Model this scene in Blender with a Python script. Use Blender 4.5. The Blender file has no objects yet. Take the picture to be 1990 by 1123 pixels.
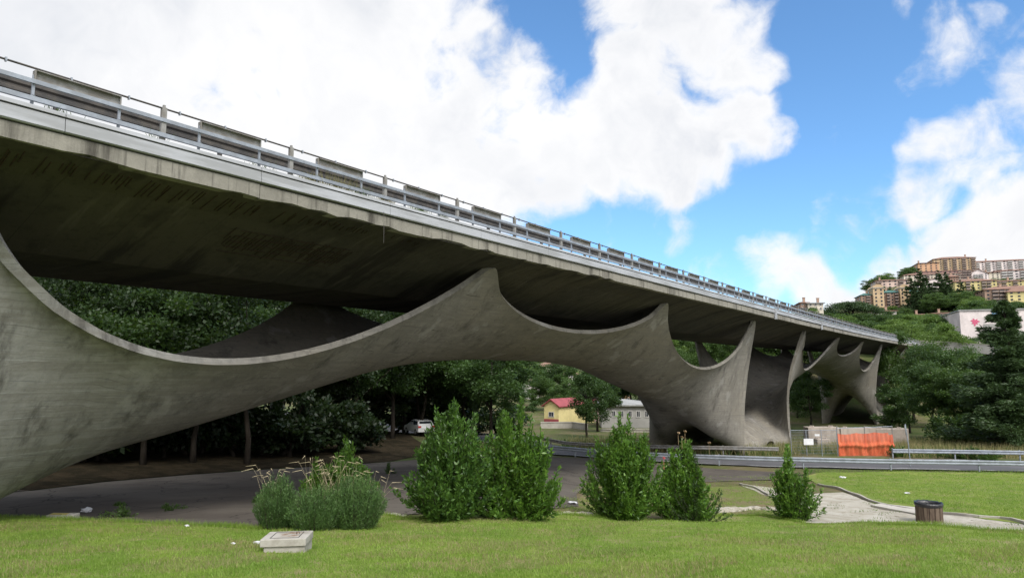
import bpy, bmesh, math, random
import numpy as np
from mathutils import Vector, Matrix
from mathutils.geometry import delaunay_2d_cdt, tessellate_polygon
S = bpy.context.scene
COL = S.collection
rnd = random.Random(7)
nr = np.random.default_rng(11)

# ------------------------------------------------------------------ camera
FPX = 1327.0; TH = math.radians(35.82); PI = math.pi
PITCH = math.radians(6.98)
FW = Vector((-math.sin(TH), math.cos(TH), 0)); RT = Vector((math.cos(TH), math.sin(TH), 0))
cd = bpy.data.cameras.new('camera'); cam = bpy.data.objects.new('camera', cd); COL.objects.link(cam)
cd.sensor_width = 36; cd.lens = FPX / 1990 * 36; cd.clip_start = .1; cd.clip_end = 6000
cam.location = (0, 0, 0); cam.rotation_euler = (PI / 2 + PITCH, 0, TH)
S.camera = cam
S.view_settings.view_transform = 'Standard'; S.view_settings.look = 'None'
S.view_settings.exposure = 0.0; S.view_settings.gamma = 1

def ray(px, py):
    a = (px - 995) / FPX; b = (561.5 - py) / FPX
    fh = math.cos(PITCH) - b * math.sin(PITCH); z = math.sin(PITCH) + b * math.cos(PITCH)
    v = RT * a + FW * fh; v.z = z
    return v, fh
def atD(px, py, D):
    v, fh = ray(px, py); return v * (D / fh)
def W(s, d, z=0):           # side / depth -> world
    v = RT * s + FW * d; v.z = z; return v
def SD(x, y):
    return x * RT.x + y * RT.y, x * FW.x + y * FW.y

# ------------------------------------------------------------------ sun and sky
SUN_EL = math.radians(50); SUN_AZ = math.radians(118)      # azimuth clockwise from +Y
sd = bpy.data.lights.new('sun', 'SUN'); sd.energy = 2.5; sd.angle = math.radians(16); sd.color = (1, .95, .86)
sun = bpy.data.objects.new('sun', sd); COL.objects.link(sun)
sdir = Vector((math.sin(SUN_AZ) * math.cos(SUN_EL), math.cos(SUN_AZ) * math.cos(SUN_EL), math.sin(SUN_EL)))
sun.rotation_euler = sdir.to_track_quat('Z', 'Y').to_euler()

class NT:
    def __init__(s, tree): s.t = tree
    def n(s, typ, **kw):
        nd = s.t.nodes.new(typ)
        for k, v in kw.items():
            if k == 'inp':
                for a, b in v.items():
                    if hasattr(b, 'is_output'): s.t.links.new(b, nd.inputs[a])
                    else: nd.inputs[a].default_value = b
            else: setattr(nd, k, v)
        return nd
    def math(s, op, a, b=0.0, c=0.0, clamp=False):
        nd = s.n('ShaderNodeMath', operation=op, inp={0: a, 1: b, 2: c}); nd.use_clamp = clamp; return nd.outputs[0]
    def vmath(s, op, a, b=(0, 0, 0)):
        nd = s.n('ShaderNodeVectorMath', operation=op, inp={0: a, 1: b}); return nd
    def mix(s, f, a, b, mode='MIX'):
        nd = s.t.nodes.new('ShaderNodeMix'); nd.data_type = 'RGBA'; nd.blend_type = mode
        for i, v in ((0, f), (6, a), (7, b)):
            if hasattr(v, 'is_output'): s.t.links.new(v, nd.inputs[i])
            else: nd.inputs[i].default_value = (tuple(v) + (1,))[:4] if isinstance(v, (tuple, list)) else v
        return nd.outputs[2]
    def noise(s, vec, scale, detail=4, rough=.55, dist=0.0, out=0):
        return s.n('ShaderNodeTexNoise', inp={'Vector': vec, 'Scale': scale, 'Detail': detail, 'Roughness': rough, 'Distortion': dist}).outputs[out]
    def rng(s, v, a, b, c=0.0, d=1.0, smooth=True):
        nd = s.n('ShaderNodeMapRange', inp={0: v, 1: a, 2: b, 3: c, 4: d}); nd.interpolation_type = 'SMOOTHSTEP' if smooth else 'LINEAR'
        return nd.outputs[0]
    def scale(s, vec, sc):
        return s.n('ShaderNodeMapping', inp={0: vec, 3: sc}).outputs[0]

wd = bpy.data.worlds.new('World'); S.world = wd; wd.use_nodes = True
w = NT(wd.node_tree); wd.node_tree.nodes.clear()
sky = w.n('ShaderNodeTexSky', sky_type='NISHITA'); sky.sun_disc = False
sky.sun_elevation = SUN_EL; sky.sun_rotation = SUN_AZ; sky.altitude = 700; sky.air_density = 1.0; sky.dust_density = 1.3; sky.ozone_density = 2.2
skyc = w.mix(1.0, sky.outputs[0], (.148, .205, .236, 1), 'MULTIPLY')
gen = w.n('ShaderNodeTexCoord').outputs['Generated']
# clouds: real directions in the sky, each a soft bank eroded by noise
banks = [(-250, 0, 620, 1.3), (150, 60, 520, 1.3), (520, 150, 420, 1.3), (830, 260, 300, 1.2), (700, -60, 300, 1.2), (700, 420, 240, 1.2), (1040, 390, 70, .8), (1000, 330, 120, 1.), (1180, 285, 140, 1.1), (1300, 300, 140, 1.1),
         (1250, 150, 100, 1.0), (1400, 120, 100, 1.0), (1330, 20, 110, 1.1), (1430, 250, 90, 1.0), (1500, 262, 60, .85), (1270, -40, 150, .9),
         (1080, 160, 40, .62), (1010, 60, 40, .5), (880, 60, 110, 1.1), (1335, 455, 48, .5), (1490, 495, 60, .58), (1530, 562, 62, .65), (1390, 530, 60, .55),
         (1850, 285, 90, .8), (1930, 240, 90, .85), (2010, 180, 110, .95), (1780, 380, 75, .72), (1940, 330, 80, .7), (2010, 290, 90, .8), (1740, 15, 40, .45), (1960, 5, 40, .5), (1850, 500, 105, 1.), (1990, 450, 130, 1.2), (1760, 545, 90, .9),
         (1560, 595, 62, .75), (1690, 575, 60, .7), (1600, 650, 100, .8)]
warp = w.noise(gen, 5.0, 3, .6, out=1)
wv = w.vmath('SUBTRACT', warp, (.5, .5, .5)).outputs[0]
wv = w.vmath('SCALE', wv); wv.inputs[3].default_value = .16
gv = w.vmath('ADD', gen, wv.outputs[0]).outputs[0]
gvn = w.vmath('NORMALIZE', gv).outputs[0]
dens = None
for (px, py, rad, st) in banks:
    v, _ = ray(px, py); v.normalize()
    ang = rad / FPX * (1.0 / (1 + ((px - 995) / FPX) ** 2 + ((py - 561) / FPX) ** 2) ** .75)
    dt = w.vmath('DOT_PRODUCT', gvn, tuple(v)).outputs['Value']
    m = w.rng(dt, math.cos(ang * 1.25), math.cos(ang * .25), 0, st)
    dens = m if dens is None else w.n('ShaderNodeMath', operation='SMOOTH_MAX', inp={0: dens, 1: m, 2: .25}).outputs[0]
# elsewhere round the horizon: scattered fields of cloud
vf = tuple(ray(995, 350)[0].normalized())
away = w.rng(w.vmath('DOT_PRODUCT', gen, vf).outputs['Value'], .62, .35, 0, 1)
fld = w.math('MULTIPLY', w.rng(w.noise(gen, 2.3, 3), .30, .5, .3, 1.25), away)
dens = w.math('MAXIMUM', dens, fld)
n1 = w.noise(gv, 7, 9, .60); n2 = w.noise(gen, 22, 6, .6)
er = w.math('ADD', w.math('MULTIPLY', n1, .8), w.math('MULTIPLY', n2, .2))
d2 = w.math('ADD', dens, w.math('MULTIPLY', w.math('SUBTRACT', er, .5), 3.0))
alpha = w.rng(d2, .25, .95)
core = w.rng(w.noise(gv, 2.6, 6, .55), .40, .62, 0, 1)
core = w.math('MULTIPLY', core, w.rng(d2, .7, 1.5))
shade2 = w.rng(w.noise(gv, 9.0, 6, .6), .35, .7, 0, .45)
cloud = w.mix(shade2, w.mix(core, (1.03, 1.03, 1.04, 1), (.76, .79, .85, 1)), (.84, .86, .90, 1))
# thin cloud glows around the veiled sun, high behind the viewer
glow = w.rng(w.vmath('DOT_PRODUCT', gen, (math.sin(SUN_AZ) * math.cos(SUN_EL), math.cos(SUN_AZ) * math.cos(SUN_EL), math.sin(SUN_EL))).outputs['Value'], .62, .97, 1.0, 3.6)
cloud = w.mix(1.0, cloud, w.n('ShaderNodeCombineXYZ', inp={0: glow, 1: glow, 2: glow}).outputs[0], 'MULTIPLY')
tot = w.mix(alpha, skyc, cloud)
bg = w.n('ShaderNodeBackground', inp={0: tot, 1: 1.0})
SKYBG = bg
w.t.links.new(bg.outputs[0], w.n('ShaderNodeOutputWorld').inputs[0])

# ------------------------------------------------------------------ helpers
def tag(o, label=None, cat=None, group=None, kind=None):
    if label: o['label'] = label
    if cat: o['category'] = cat
    if group: o['group'] = group
    if kind: o['kind'] = kind
    return o
def link(name, me, mat=None, parent=None, loc=None):
    o = bpy.data.objects.new(name, me); COL.objects.link(o)
    if mat is not None and me is not None and not me.materials:
        for m_ in (mat if isinstance(mat, (list, tuple)) else [mat]): me.materials.append(m_)
    if parent: o.parent = parent
    if loc is not None: o.location = loc
    return o
def empty(name, loc, rz=0, **kw):
    o = bpy.data.objects.new(name, None); COL.objects.link(o); o.location = loc; o.rotation_euler = (0, 0, rz)
    o.empty_display_size = .2
    return tag(o, **kw)
def npmesh(name, V, Fc, smooth=False, mi=None):
    V = np.asarray(V, dtype=np.float32); Fc = np.asarray(Fc, dtype=np.int32)
    me = bpy.data.meshes.new(name); k = Fc.shape[1]
    me.vertices.add(len(V)); me.vertices.foreach_set('co', V.ravel())
    me.loops.add(Fc.size); me.loops.foreach_set('vertex_index', Fc.ravel())
    me.polygons.add(len(Fc)); me.polygons.foreach_set('loop_start', np.arange(0, Fc.size, k, dtype=np.int32))
    me.polygons.foreach_set('loop_total', np.full(len(Fc), k, dtype=np.int32))
    if mi is not None: me.polygons.foreach_set('material_index', np.asarray(mi, dtype=np.int32))
    if smooth: me.polygons.foreach_set('use_smooth', np.ones(len(Fc), dtype=bool))
    me.update(calc_edges=True); me.validate(); return me
class MB:
    """collects shapes into one mesh"""
    def __init__(s): s.v = []; s.f = []; s.m = []
    def add(s, vs, fs, mi=0):
        b = len(s.v); s.v += [tuple(v) for v in vs]; s.f += [tuple(b + i for i in f) for f in fs]; s.m += [mi] * len(fs); return s
    def box(s, c, sz, rz=0, M=None, mi=0, taper=1.0):
        hx, hy, hz = sz[0] / 2, sz[1] / 2, sz[2] / 2
        vs = [(x * (taper if z > 0 else 1), y * (taper if z > 0 else 1), z) for z in (-hz, hz) for x, y in ((-hx, -hy), (hx, -hy), (hx, hy), (-hx, hy))]
        if M is None: M = Matrix.Rotation(rz, 3, 'Z')
        vs = [Vector(c) + M @ Vector(v) for v in vs]
        return s.add(vs, [(3, 2, 1, 0), (4, 5, 6, 7), (0, 1, 5, 4), (1, 2, 6, 5), (2, 3, 7, 6), (3, 0, 4, 7)], mi)
    def bar(s, a, b, w_, h, mi=0, up=(0, 0, 1)):
        a = Vector(a); b = Vector(b); d = (b - a); L = d.length; d.normalize(); u = Vector(up)
        x = d.cross(u).normalized(); z = x.cross(d).normalized(); M = Matrix((x, d, z)).transposed()
        return s.box((a + b) / 2, (w_, L, h), M=M, mi=mi)
    def tube(s, pts, rad, n=6, mi=0, cap=True):
        pts = [Vector(p) for p in pts]; rr = rad if isinstance(rad, (list, tuple)) else [rad] * len(pts)
        rings = []; vs = []; ref = Vector((.13, .27, .95))
        for i, p in enumerate(pts):
            d = (pts[min(i + 1, len(pts) - 1)] - pts[max(i - 1, 0)]).normalized()
            if abs(d.dot(ref)) > .93: ref = Vector((.95, .2, .1))
            x = d.cross(ref).normalized(); y = d.cross(x)
            for k in range(n):
                a = 2 * PI * k / n; vs.append(p + (x * math.cos(a) + y * math.sin(a)) * rr[i])
        fs = [(i * n + k, i * n + (k + 1) % n, (i + 1) * n + (k + 1) % n, (i + 1) * n + k) for i in range(len(pts) - 1) for k in range(n)]
        if cap: fs += [tuple(range(n - 1, -1, -1)), tuple(range((len(pts) - 1) * n, len(pts) * n))]
        return s.add(vs, fs, mi)
    def build(s, name, mat, parent=None, smooth=False, bevel=0, loc=None):
        me = bpy.data.meshes.new(name); me.from_pydata(s.v, [], s.f)
        for m_ in (mat if isinstance(mat, (list, tuple)) else [mat]): me.materials.append(m_)
        me.polygons.foreach_set('material_index', s.m)
        if smooth: me.polygons.foreach_set('use_smooth', [True] * len(s.f))
        me.update(); o = link(name, me, None, parent, loc)
        if bevel: md = o.modifiers.new('b', 'BEVEL'); md.width = bevel; md.segments = 2; md.limit_method = 'ANGLE'
        return o

def material(name, rough=.8, metal=0.0, spec=.3):
    m_ = bpy.data.materials.new(name); m_.use_nodes = True; t = NT(m_.node_tree)
    b = m_.node_tree.nodes['Principled BSDF']; b.inputs['Roughness'].default_value = rough; b.inputs['Metallic'].default_value = metal
    b.inputs['Specular IOR Level'].default_value = spec
    return m_, t, b
def setc(t, b, c):
    if hasattr(c, 'is_output'): t.t.links.new(c, b.inputs['Base Color'])
    else: b.inputs['Base Color'].default_value = (tuple(c) + (1,))[:4]
def bump(t, b, h, st=.3, dist=.02):
    nd = t.n('ShaderNodeBump', inp={'Height': h, 'Strength': st, 'Distance': dist}); t.t.links.new(nd.outputs[0], b.inputs['Normal'])
def posn(t): return t.n('ShaderNodeNewGeometry').outputs['Position']
def objc(t): return t.n('ShaderNodeTexCoord').outputs['Object']
def mix2(name, a, b_, sc, rough=.8, metal=0.0, spec=.3, bst=.2, lo=.4, hi=.6, bd=.01, vscale=(1, 1, 1), world=False):
    m_, t, b = material(name, rough, metal, spec)
    p = t.scale(posn(t) if world else objc(t), vscale)
    n = t.noise(p, sc, 6, .62); c = t.mix(t.rng(n, lo, hi), a, b_)
    n2 = t.noise(p, sc * 7.3, 4); c = t.mix(t.rng(n2, .3, .8, 0, .3), c, tuple(x * .6 for x in a[:3]) + (1,))
    setc(t, b, c); bump(t, b, n2, bst, bd); return m_

# ------------------------------------------------------------------ materials
M = {}
def concrete(name, base, dark, streak=0.5, boards=False, warm=None, across=False):
    m_, t, b = material(name, .86, 0, .25); p = posn(t)
    n1 = t.noise(p, .35, 6, .62); n2 = t.noise(p, 3.0, 6, .65)
    c = t.mix(t.rng(n1, .35, .68), base, tuple(x * .74 for x in base))
    c = t.mix(t.rng(n2, .42, .75, 0, .55), c, tuple(x * 1.18 for x in base))
    if warm: c = t.mix(t.rng(t.noise(p, .18, 3), .42, .62, 0, .7), c, warm)
    st = t.noise(t.scale(p, (1.0, 1.0, .11)), 1.15, 6, .66)
    c = t.mix(t.rng(st, .5, .72, 0, streak), c, dark)
    st2 = t.noise(t.scale(p, (4.2, 4.2, .3)), 1.3, 4, .6)
    c = t.mix(t.rng(st2, .56, .68, 0, streak * .55), c, dark)
    if boards:
        sx = t.n('ShaderNodeSeparateXYZ', inp={0: p}); z = sx.outputs[2]
        wob = t.math('MULTIPLY', t.noise(t.scale(p, (.25, .25, 1)), .7, 2), .35)
        fr = t.math('FRACT', t.math('MULTIPLY', t.math('ADD', z, wob), 4.4))
        ln = t.math('MULTIPLY', t.rng(fr, .93, .97), t.rng(t.noise(t.scale(p, (.35, .35, 5)), 1.1, 4), .45, .58))
        seat = t.math('MULTIPLY', t.rng(z, 2.0, -.6, .15, .8), t.rng(sx.outputs[1], 12, 5, .12, 1))
        c = t.mix(t.math('MULTIPLY', ln, seat), c, (.62, .62, .60, 1))
        crk = t.math('MULTIPLY', t.rng(t.math('FRACT', t.math('MULTIPLY', t.math('ADD', z, wob), 2.13)), .955, .985), t.rng(t.noise(t.scale(p, (.6, .6, 3)), 1.7, 3), .56, .62))
        c = t.mix(crk, c, (.03, .028, .025, 1))
        zone = t.rng(t.n('ShaderNodeSeparateXYZ', inp={0: p}).outputs[1], 14, 8, .10, 1); c = t.mix(t.math('MULTIPLY', zone, .55), c, t.mix(t.rng(n2, .3, .7), (.25, .252, .25), (.35, .35, .345)))
        blot = t.math('MULTIPLY', t.rng(t.noise(t.scale(p, (1, 1, .13)), 1.0, 6, .66), .46, .62), t.rng(t.noise(t.scale(p, (1, 1, .22)), 3.0, 6, .72), .34, .62))
        c = t.mix(t.math('MULTIPLY', t.math('MULTIPLY', blot, zone), .8), c, (.06, .056, .05, 1))
    if across:      # water stains running inward from the edge of the slab, formwork joints
        sa = t.noise(t.scale(p, (.16, 1.0, .3)), .9, 5, .62); c = t.mix(t.rng(sa, .50, .64, 0, .8), c, dark)
        sb = t.noise(t.scale(p, (.3, 2.2, .3)), 1.1, 4, .6); c = t.mix(t.rng(sb, .56, .7, 0, .55), c, tuple(x * 1.9 for x in base))
        yy = t.n('ShaderNodeSeparateXYZ', inp={0: p}).outputs[1]; c = t.mix(t.rng(t.math('FRACT', t.math('MULTIPLY', yy, .5)), .985, 1.0, 0, .7), c, dark)
    if boards:      # prints of the formwork boards
        z2 = t.n('ShaderNodeSeparateXYZ', inp={0: t.vmath('ADD', p, t.vmath('SCALE', t.n('ShaderNodeTexNoise', inp={'Vector': p, 'Scale': .35, 'Detail': 2}).outputs[1]).outputs[0]).outputs[0]}).outputs[2]
        fb = t.math('FRACT', t.math('MULTIPLY', z2, 7.0)); l2 = t.math('MULTIPLY', t.rng(fb, .86, 1.0), t.rng(t.noise(t.scale(p, (.5, .5, 2)), 1.6, 4), .42, .6))
        c = t.mix(t.math('MULTIPLY', l2, .62), c, dark)
        bt = t.noise(t.scale(p, (.35, .35, 7)), 1.2, 3, .6); c = t.mix(t.rng(bt, .42, .62, 0, .55), c, tuple(x * .72 for x in base))
        wp = t.noise(t.scale(p, (.8, .8, .5)), .9, 5, .6); c = t.mix(t.rng(wp, .58, .66, 0, .4), c, (.40, .39, .365))
    setc(t, b, c)
    bump(t, b, t.math('ADD', t.noise(p, 14, 5, .7), t.math('MULTIPLY', n2, 1.5)), .35, .03)
    return m_
M['shell'] = concrete('shell_concrete', (.262, .243, .21), (.085, .077, .065), .9, True, warm=(.225, .20, .155))
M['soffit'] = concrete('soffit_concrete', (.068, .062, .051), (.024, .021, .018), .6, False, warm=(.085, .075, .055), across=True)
M['fascia'] = concrete('fascia_concrete', (.26, .245, .21), (.055, .05, .042), 1.0)
M['kerb'] = concrete('kerb_concrete', (.45, .42, .37), (.2, .18, .15), .3)
M['flash'] = mix2('dull_metal_sheet', (.37, .38, .40), (.27, .275, .28), 1.3, .62, .1, .3, .15, vscale=(1, .3, 3))
M['galv'] = mix2('galvanised_steel', (.31, .34, .385), (.24, .26, .29), 2.5, .5, .35, .5, .1)
M['rustpost'] = mix2('weathered_post_steel', (.27, .265, .255), (.19, .175, .155), 3, .65, .2, .4)
M['darkmetal'] = mix2('dark_weathered_steel', (.055, .052, .05), (.09, .08, .07), 3, .6, .3, .4)
M['rust'] = mix2('rust', (.06, .038, .026), (.035, .024, .018), 9, .9)  # rust kept dark so the bars carry the shadow between concrete ribs

# ------------------------------------------------------------------ the bridge
PER = 69.2; LEG0 = -4.6; EDGE = 15.2; TIP = 16.4; CEN = 22.1; FAR = 27.8; FEDGE = 29.0
def lift(y):
    return .0 if y < 60 else (.000095 * (y - 60) ** 2 if y < 130 else .4655 + .0133 * (y - 130))
def hC(d):      # height of the centre line of the shell, d = distance from the crown
    xs = [0, 5, 10.9, 15, 18, 21.6, 24.6, 29.6]; hs = [.75, .6, -.15, -1.15, -2.0, -3.1, -3.95, -4.3]
    return float(np.interp(d, xs, hs))
def shell_rows(near=True):
    HT = 4.2
    R = [(0, 1.5, -6.0, 0, -4.3), (1.2, 1.5, -6.15, 1.2, -4.3), (1.9, 1.5, -6.9, 2.4, -4.3), (2.4, 1.5, -8.9, 3.6, -4.3), (4.9, 1.5, -9.2, 5.4, -4.3), (7.4, 1.4, -9.0, 7.4, -4.3),
         (7.3, 1.5, -7.0, 8.6, -4.2), (7.2, 1.6, -5.0, 9.8, None), (7.0, 1.55, -2.5, 11, None), (7.0, 1.2, 0, 12, None), (7.5, .6, 2.2, 12.9, None), (8.1, 0, HT, 13.7, None), (8.9, 0, HT, 14.5, None)]
    y0, y1 = 8.9, 25.82
    for tau in [.02, .045] + [i / 16 for i in range(1, 16)]:
        b = 4 * tau * (1 - tau); t2 = tau ** .74; bh = 4 * t2 * (1 - t2)
        yy = y0 + (y1 - y0) * tau
        yc = 14.5 + (25.9 - 14.5) * tau
        R.append((yy, 1.75 * b ** .8, HT - 3.9 * bh ** .88, yc, None))
    R.append((25.82, 0, HT, 26, None)); R.append((26.22, 0, HT, 26.6, None))
    for i in range(1, 11):
        tau = i / 20; b = 4 * tau * (1 - tau)
        R.append((26.22 + 8.38 * tau * 2, 1.3 * b ** .6, HT - 2.12 * b ** .55, 26.6 + 8.0 * tau * 2, None))
    return R
def densify(rows, k=2):
    out = []
    for i in range(len(rows) - 1):
        for j in range(k):
            a = j / k; out.append([rows[i][q] * (1 - a) + rows[i + 1][q] * a for q in range(5)])
    out.append(list(rows[-1])); return np.array(out)
def period_shell(name, yc, parent, drop=0.0, flare=1.0):
    rows = [list(r) for r in shell_rows()]
    for r in rows:
        if r[4] is None: r[4] = hC(34.6 - r[3])
    H = densify(rows, 2)                       # leg centre -> crown (+y)
    neg = H[::-1].copy(); neg[:, 0] *= -1; neg[:, 3] *= -1
    full = np.vstack([neg[:-1], H]); n = len(full); ns = 29
    P = np.zeros((n, ns, 3))
    for i, r in enumerate(full):
        yN, la, hN, yC, hc = r
        dr = drop * max(0, min(1, (-hN + 2) / 8)); drc = -.5 * (drop > 0) * max(0., min(1, (26 - abs(yC)) / 14))
        lf = lift(yc + yN); lfc = lift(yc + yC)
        N = np.array([-(TIP + la), yc + yN, hN + lf - dr]); Fv = np.array([-(FAR - la), yc + yN, hN + lf - dr])
        C_ = np.array([-CEN, yc + yC, hc + lfc - drc]); Q = 2 * C_ - (N + Fv) / 2
        for j in range(ns):
            s_ = j / (ns - 1); P[i, j] = (1 - s_) ** 2 * N + 2 * s_ * (1 - s_) * Q + s_ * s_ * Fv
    for it in range(45):                        # soap-film relaxation, edges held
        A = P.copy()
        A[1:-1, 1:-1] = .5 * P[1:-1, 1:-1] + .125 * (P[2:, 1:-1] + P[:-2, 1:-1] + P[1:-1, 2:] + P[1:-1, :-2])
        A[:, ns // 2, 2] = .5 * A[:, ns // 2, 2] + .5 * P[:, ns // 2, 2]
        P = A
    sv = np.linspace(0, 1, ns)[None, :]; sv = np.minimum(sv, 1 - sv); yl = P[:, :, 1] - yc      # the flanks spread towards the feet
    g = np.exp(-((np.abs(yl) - 10.2) / 3.4) ** 2) * np.exp(-((sv - .22) / .15) ** 2) * np.clip(sv / .06, 0, 1) * flare
    P[:, :, 2] -= 1.35 * g; P[:, :, 1] += np.sign(yl) * .7 * g
    for it in range(12):
        P[1:-1, 1:-1] = .5 * P[1:-1, 1:-1] + .125 * (P[2:, 1:-1] + P[:-2, 1:-1] + P[1:-1, 2:] + P[1:-1, :-2])
    V = P.reshape(-1, 3); idx = np.arange(n * ns).reshape(n, ns)
    Fc = np.stack([idx[:-1, :-1], idx[:-1, 1:], idx[1:, 1:], idx[1:, :-1]], -1).reshape(-1, 4)
    me = npmesh(name, V, Fc, True); o = link(name, me, M['shell'], parent)
    ss = o.modifiers.new('s', 'SUBSURF'); ss.levels = 1; ss.render_levels = 1; ss.boundary_smooth = 'PRESERVE_CORNERS'
    md = o.modifiers.new('t', 'SOLIDIFY'); md.thickness = .22; md.offset = 0; md.use_quality_normals = True
    es = o.modifiers.new('e', 'EDGE_SPLIT'); es.split_angle = math.radians(50)
    return o

def loft(name, prof, ys, mat, parent, lf=True, smooth=False, closed=True):
    V = []; n = len(prof)
    for y in ys: V += [(-L, y, h + (lift(y) if lf else 0)) for L, h in prof]
    Fc = []; m_ = n if closed else n - 1
    for i in range(len(ys) - 1):
        for k in range(m_): Fc.append((i * n + k, i * n + (k + 1) % n, (i + 1) * n + (k + 1) % n, (i + 1) * n + k))
    if closed: Fc += [tuple(range(n))[::-1], tuple(range((len(ys) - 1) * n, len(ys) * n))]
    b = MB(); b.add(V, Fc); return b.build(name, mat, parent, smooth)
bridge = empty('viaduct', (-CEN, 64.6, -7), label='long grey concrete viaduct on curved shell arches', cat='bridge')
for o_ in (bridge,): o_.location = (0, 0, 0)
Y0, Y1 = -62, 186
ysd = list(np.arange(Y0, Y1 + .1, 4))
for i, k in enumerate((0, 1, 2)):
    period_shell('shell_arch', LEG0 + k * PER, bridge, drop=0 if k < 2 else 1.6, flare=(.25, 1, .8)[i])
soff = [(EDGE, 4.42), (TIP + .1, 4.12), (19.7, 2.98), (24.5, 2.98), (FAR - .1, 4.12), (FEDGE, 4.42), (FEDGE, 4.72), (CEN, 4.9), (EDGE + .3, 4.74)]
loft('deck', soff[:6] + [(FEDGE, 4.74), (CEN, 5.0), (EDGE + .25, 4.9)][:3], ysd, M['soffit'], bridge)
# edge beam (short cast lengths), flashing, joints
ysf = list(np.arange(Y0, Y1 + .1, 2.0))
bm_ = MB()
n_ = 0
y = Y0
rb = random.Random(3)
while y < Y1:
    L_ = 6.0; a, b_ = y + .012, y + L_ - .012
    dz = rb.uniform(-.012, .012); dx = rb.uniform(-.01, .02)
    V = []
    for yy in np.linspace(a, b_, 13):
        lf = lift(yy); nib = rb.choice([0, 0, 0, .03, .07]) if 2 < yy < 30 else 0
        for L, h in [(EDGE - .06 + dx, 4.40 + dz + nib), (EDGE - .06 + dx, 4.755 + dz), (EDGE + .28, 4.755 + dz), (EDGE + .28, 4.37)]: V.append((-L, yy, h + lf))
    Fc = [(i * 4 + k, i * 4 + (k + 1) % 4, (i + 1) * 4 + (k + 1) % 4, (i + 1) * 4 + k) for i in range(12) for k in range(4)] + [(3, 2, 1, 0), (48, 49, 50, 51)]
    bm_.add(V, Fc); y += L_
bm_.build('edge_beam', M['fascia'], bridge)
fl = MB(); y = Y0
while y < Y1:
    L_ = 4.5; dz = rb.uniform(-.008, .008)
    V = []
    for yy in (y, y + L_ - .015):
        lf = lift(yy)
        for L, h in [(EDGE - .10, 4.80 + dz), (EDGE - .13, 4.82), (EDGE - .10, 5.085), (EDGE - .02, 5.09), (EDGE - .02, 5.115), (EDGE - .12, 5.12), (EDGE - .10, 5.21 + dz), (EDGE + .35, 5.24), (EDGE + .35, 4.78)]: V.append((-L, yy, h + lf))
    fl.add(V, [(k, (k + 1) % 9, 9 + (k + 1) % 9, 9 + k) for k in range(9)] + [tuple(range(8, -1, -1)), tuple(range(9, 18))]); y += L_
fl.build('edge_flashing', M['flash'], bridge)
rbm = MB()
for k in range(150):                       # exposed reinforcement below the near edge, coloured dark to stand for rib shadows
    yy = 1.5 + k * .1 + rb.uniform(-.03, .03)
    if rb.random() < .42: continue
    a = rb.uniform(.05, .25); b_ = rb.uniform(.45, 1.0) if 4 < yy < 12 else rb.uniform(.3, .6)
    rbm.tube([(-(EDGE + .25 + a), yy, 4.355 - .22 * a), (-(EDGE + .25 + b_), yy + .05, 4.355 - .245 * b_)], .014, 4)
for k in range(34):
    yy = 10.5 + k * .13 + rb.uniform(-.03, .03); L = rb.uniform(16.9, 17.4); L2 = L + rb.uniform(.4, 1.2)
    zz = lambda q: 4.12 - (q - 16.5) * .356 - .02
    rbm.tube([(-L, yy, zz(L)), (-L2, yy, zz(L2))], .013, 4)
for k in range(5):
    L = 17.0 + k * .3; zz = 4.12 - (L - 16.5) * .356 - .03
    rbm.tube([(-L, 10.7, zz), (-L, 14.6, zz)], .01, 4)
rbm.build('exposed_rebar', M['rust'], bridge)
for yy in (57.7, 74.8):
    jt = MB(); jt.box((-(EDGE - .12), yy, 4.76 + lift(yy)), (.1, .5, .85)); jt.box((-(EDGE - .14), yy - .3, 4.45 + lift(yy)), (.05, .16, .3)); jt.build('expansion_joint', M['flash'], bridge)
rs = MB()
for i in range(len(ysf) - 1):
    a, b_ = ysf[i], ysf[i + 1]
    rs.add([(-(EDGE + .36), a, 5.0 + lift(a)), (-(FEDGE - .36), a, 5.0 + lift(a)), (-(FEDGE - .36), b_, 5.0 + lift(b_)), (-(EDGE + .36), b_, 5.0 + lift(b_))], [(0, 1, 2, 3)])
M['asphalt'] = mix2('asphalt', (.105, .10, .102), (.15, .142, .138), .5, .92, 0, .2, .5, .35, .65, .02, world=True)
rs.build('deck_road', M['asphalt'], bridge)

# railing on the near edge
RL = EDGE + .12; PITCHY = 3.46; P0 = 7.55 - 3 * PITCHY
rail = empty('edge_railing', (0, 0, 0), label='grey metal railing with raised sheet panels along the near edge of the viaduct', cat='railing')
def along(name, L, h, w_, hh, mat, parent, y0, y1, tube=False):
    b = MB(); ys = list(np.arange(y0, y1, 6.92)) + [y1]
    pts = [Vector((-L, q, h + lift(q))) for q in ys]
    if tube: b.tube(pts, w_, 6)
    else:
        V = [];
        for p in pts: V += [(p.x - w_ / 2, p.y, p.z - hh / 2), (p.x + w_ / 2, p.y, p.z - hh / 2), (p.x + w_ / 2, p.y, p.z + hh / 2), (p.x - w_ / 2, p.y, p.z + hh / 2)]
        n = len(pts); b.add(V, [(i * 4 + k, i * 4 + (k + 1) % 4, (i + 1) * 4 + (k + 1) % 4, (i + 1) * 4 + k) for i in range(n - 1) for k in range(4)] + [(3, 2, 1, 0), (n * 4 - 4, n * 4 - 3, n * 4 - 2, n * 4 - 1)])
    return b.build(name, mat, parent)
along('top_cable', RL, 6.02, .022, 0, M['darkmetal'], rail, -30, 180, True)
along('upper_rail', RL - .05, 5.73, .05, .085, M['galv'], rail, -30, 180)
along('lower_rail', RL - .07, 5.37, .07, .095, M['galv'], rail, -30, 180)
def share(proto, loc, parent):
    o = proto.copy(); COL.objects.link(o); o.parent = parent; o.location = loc; return o
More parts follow.
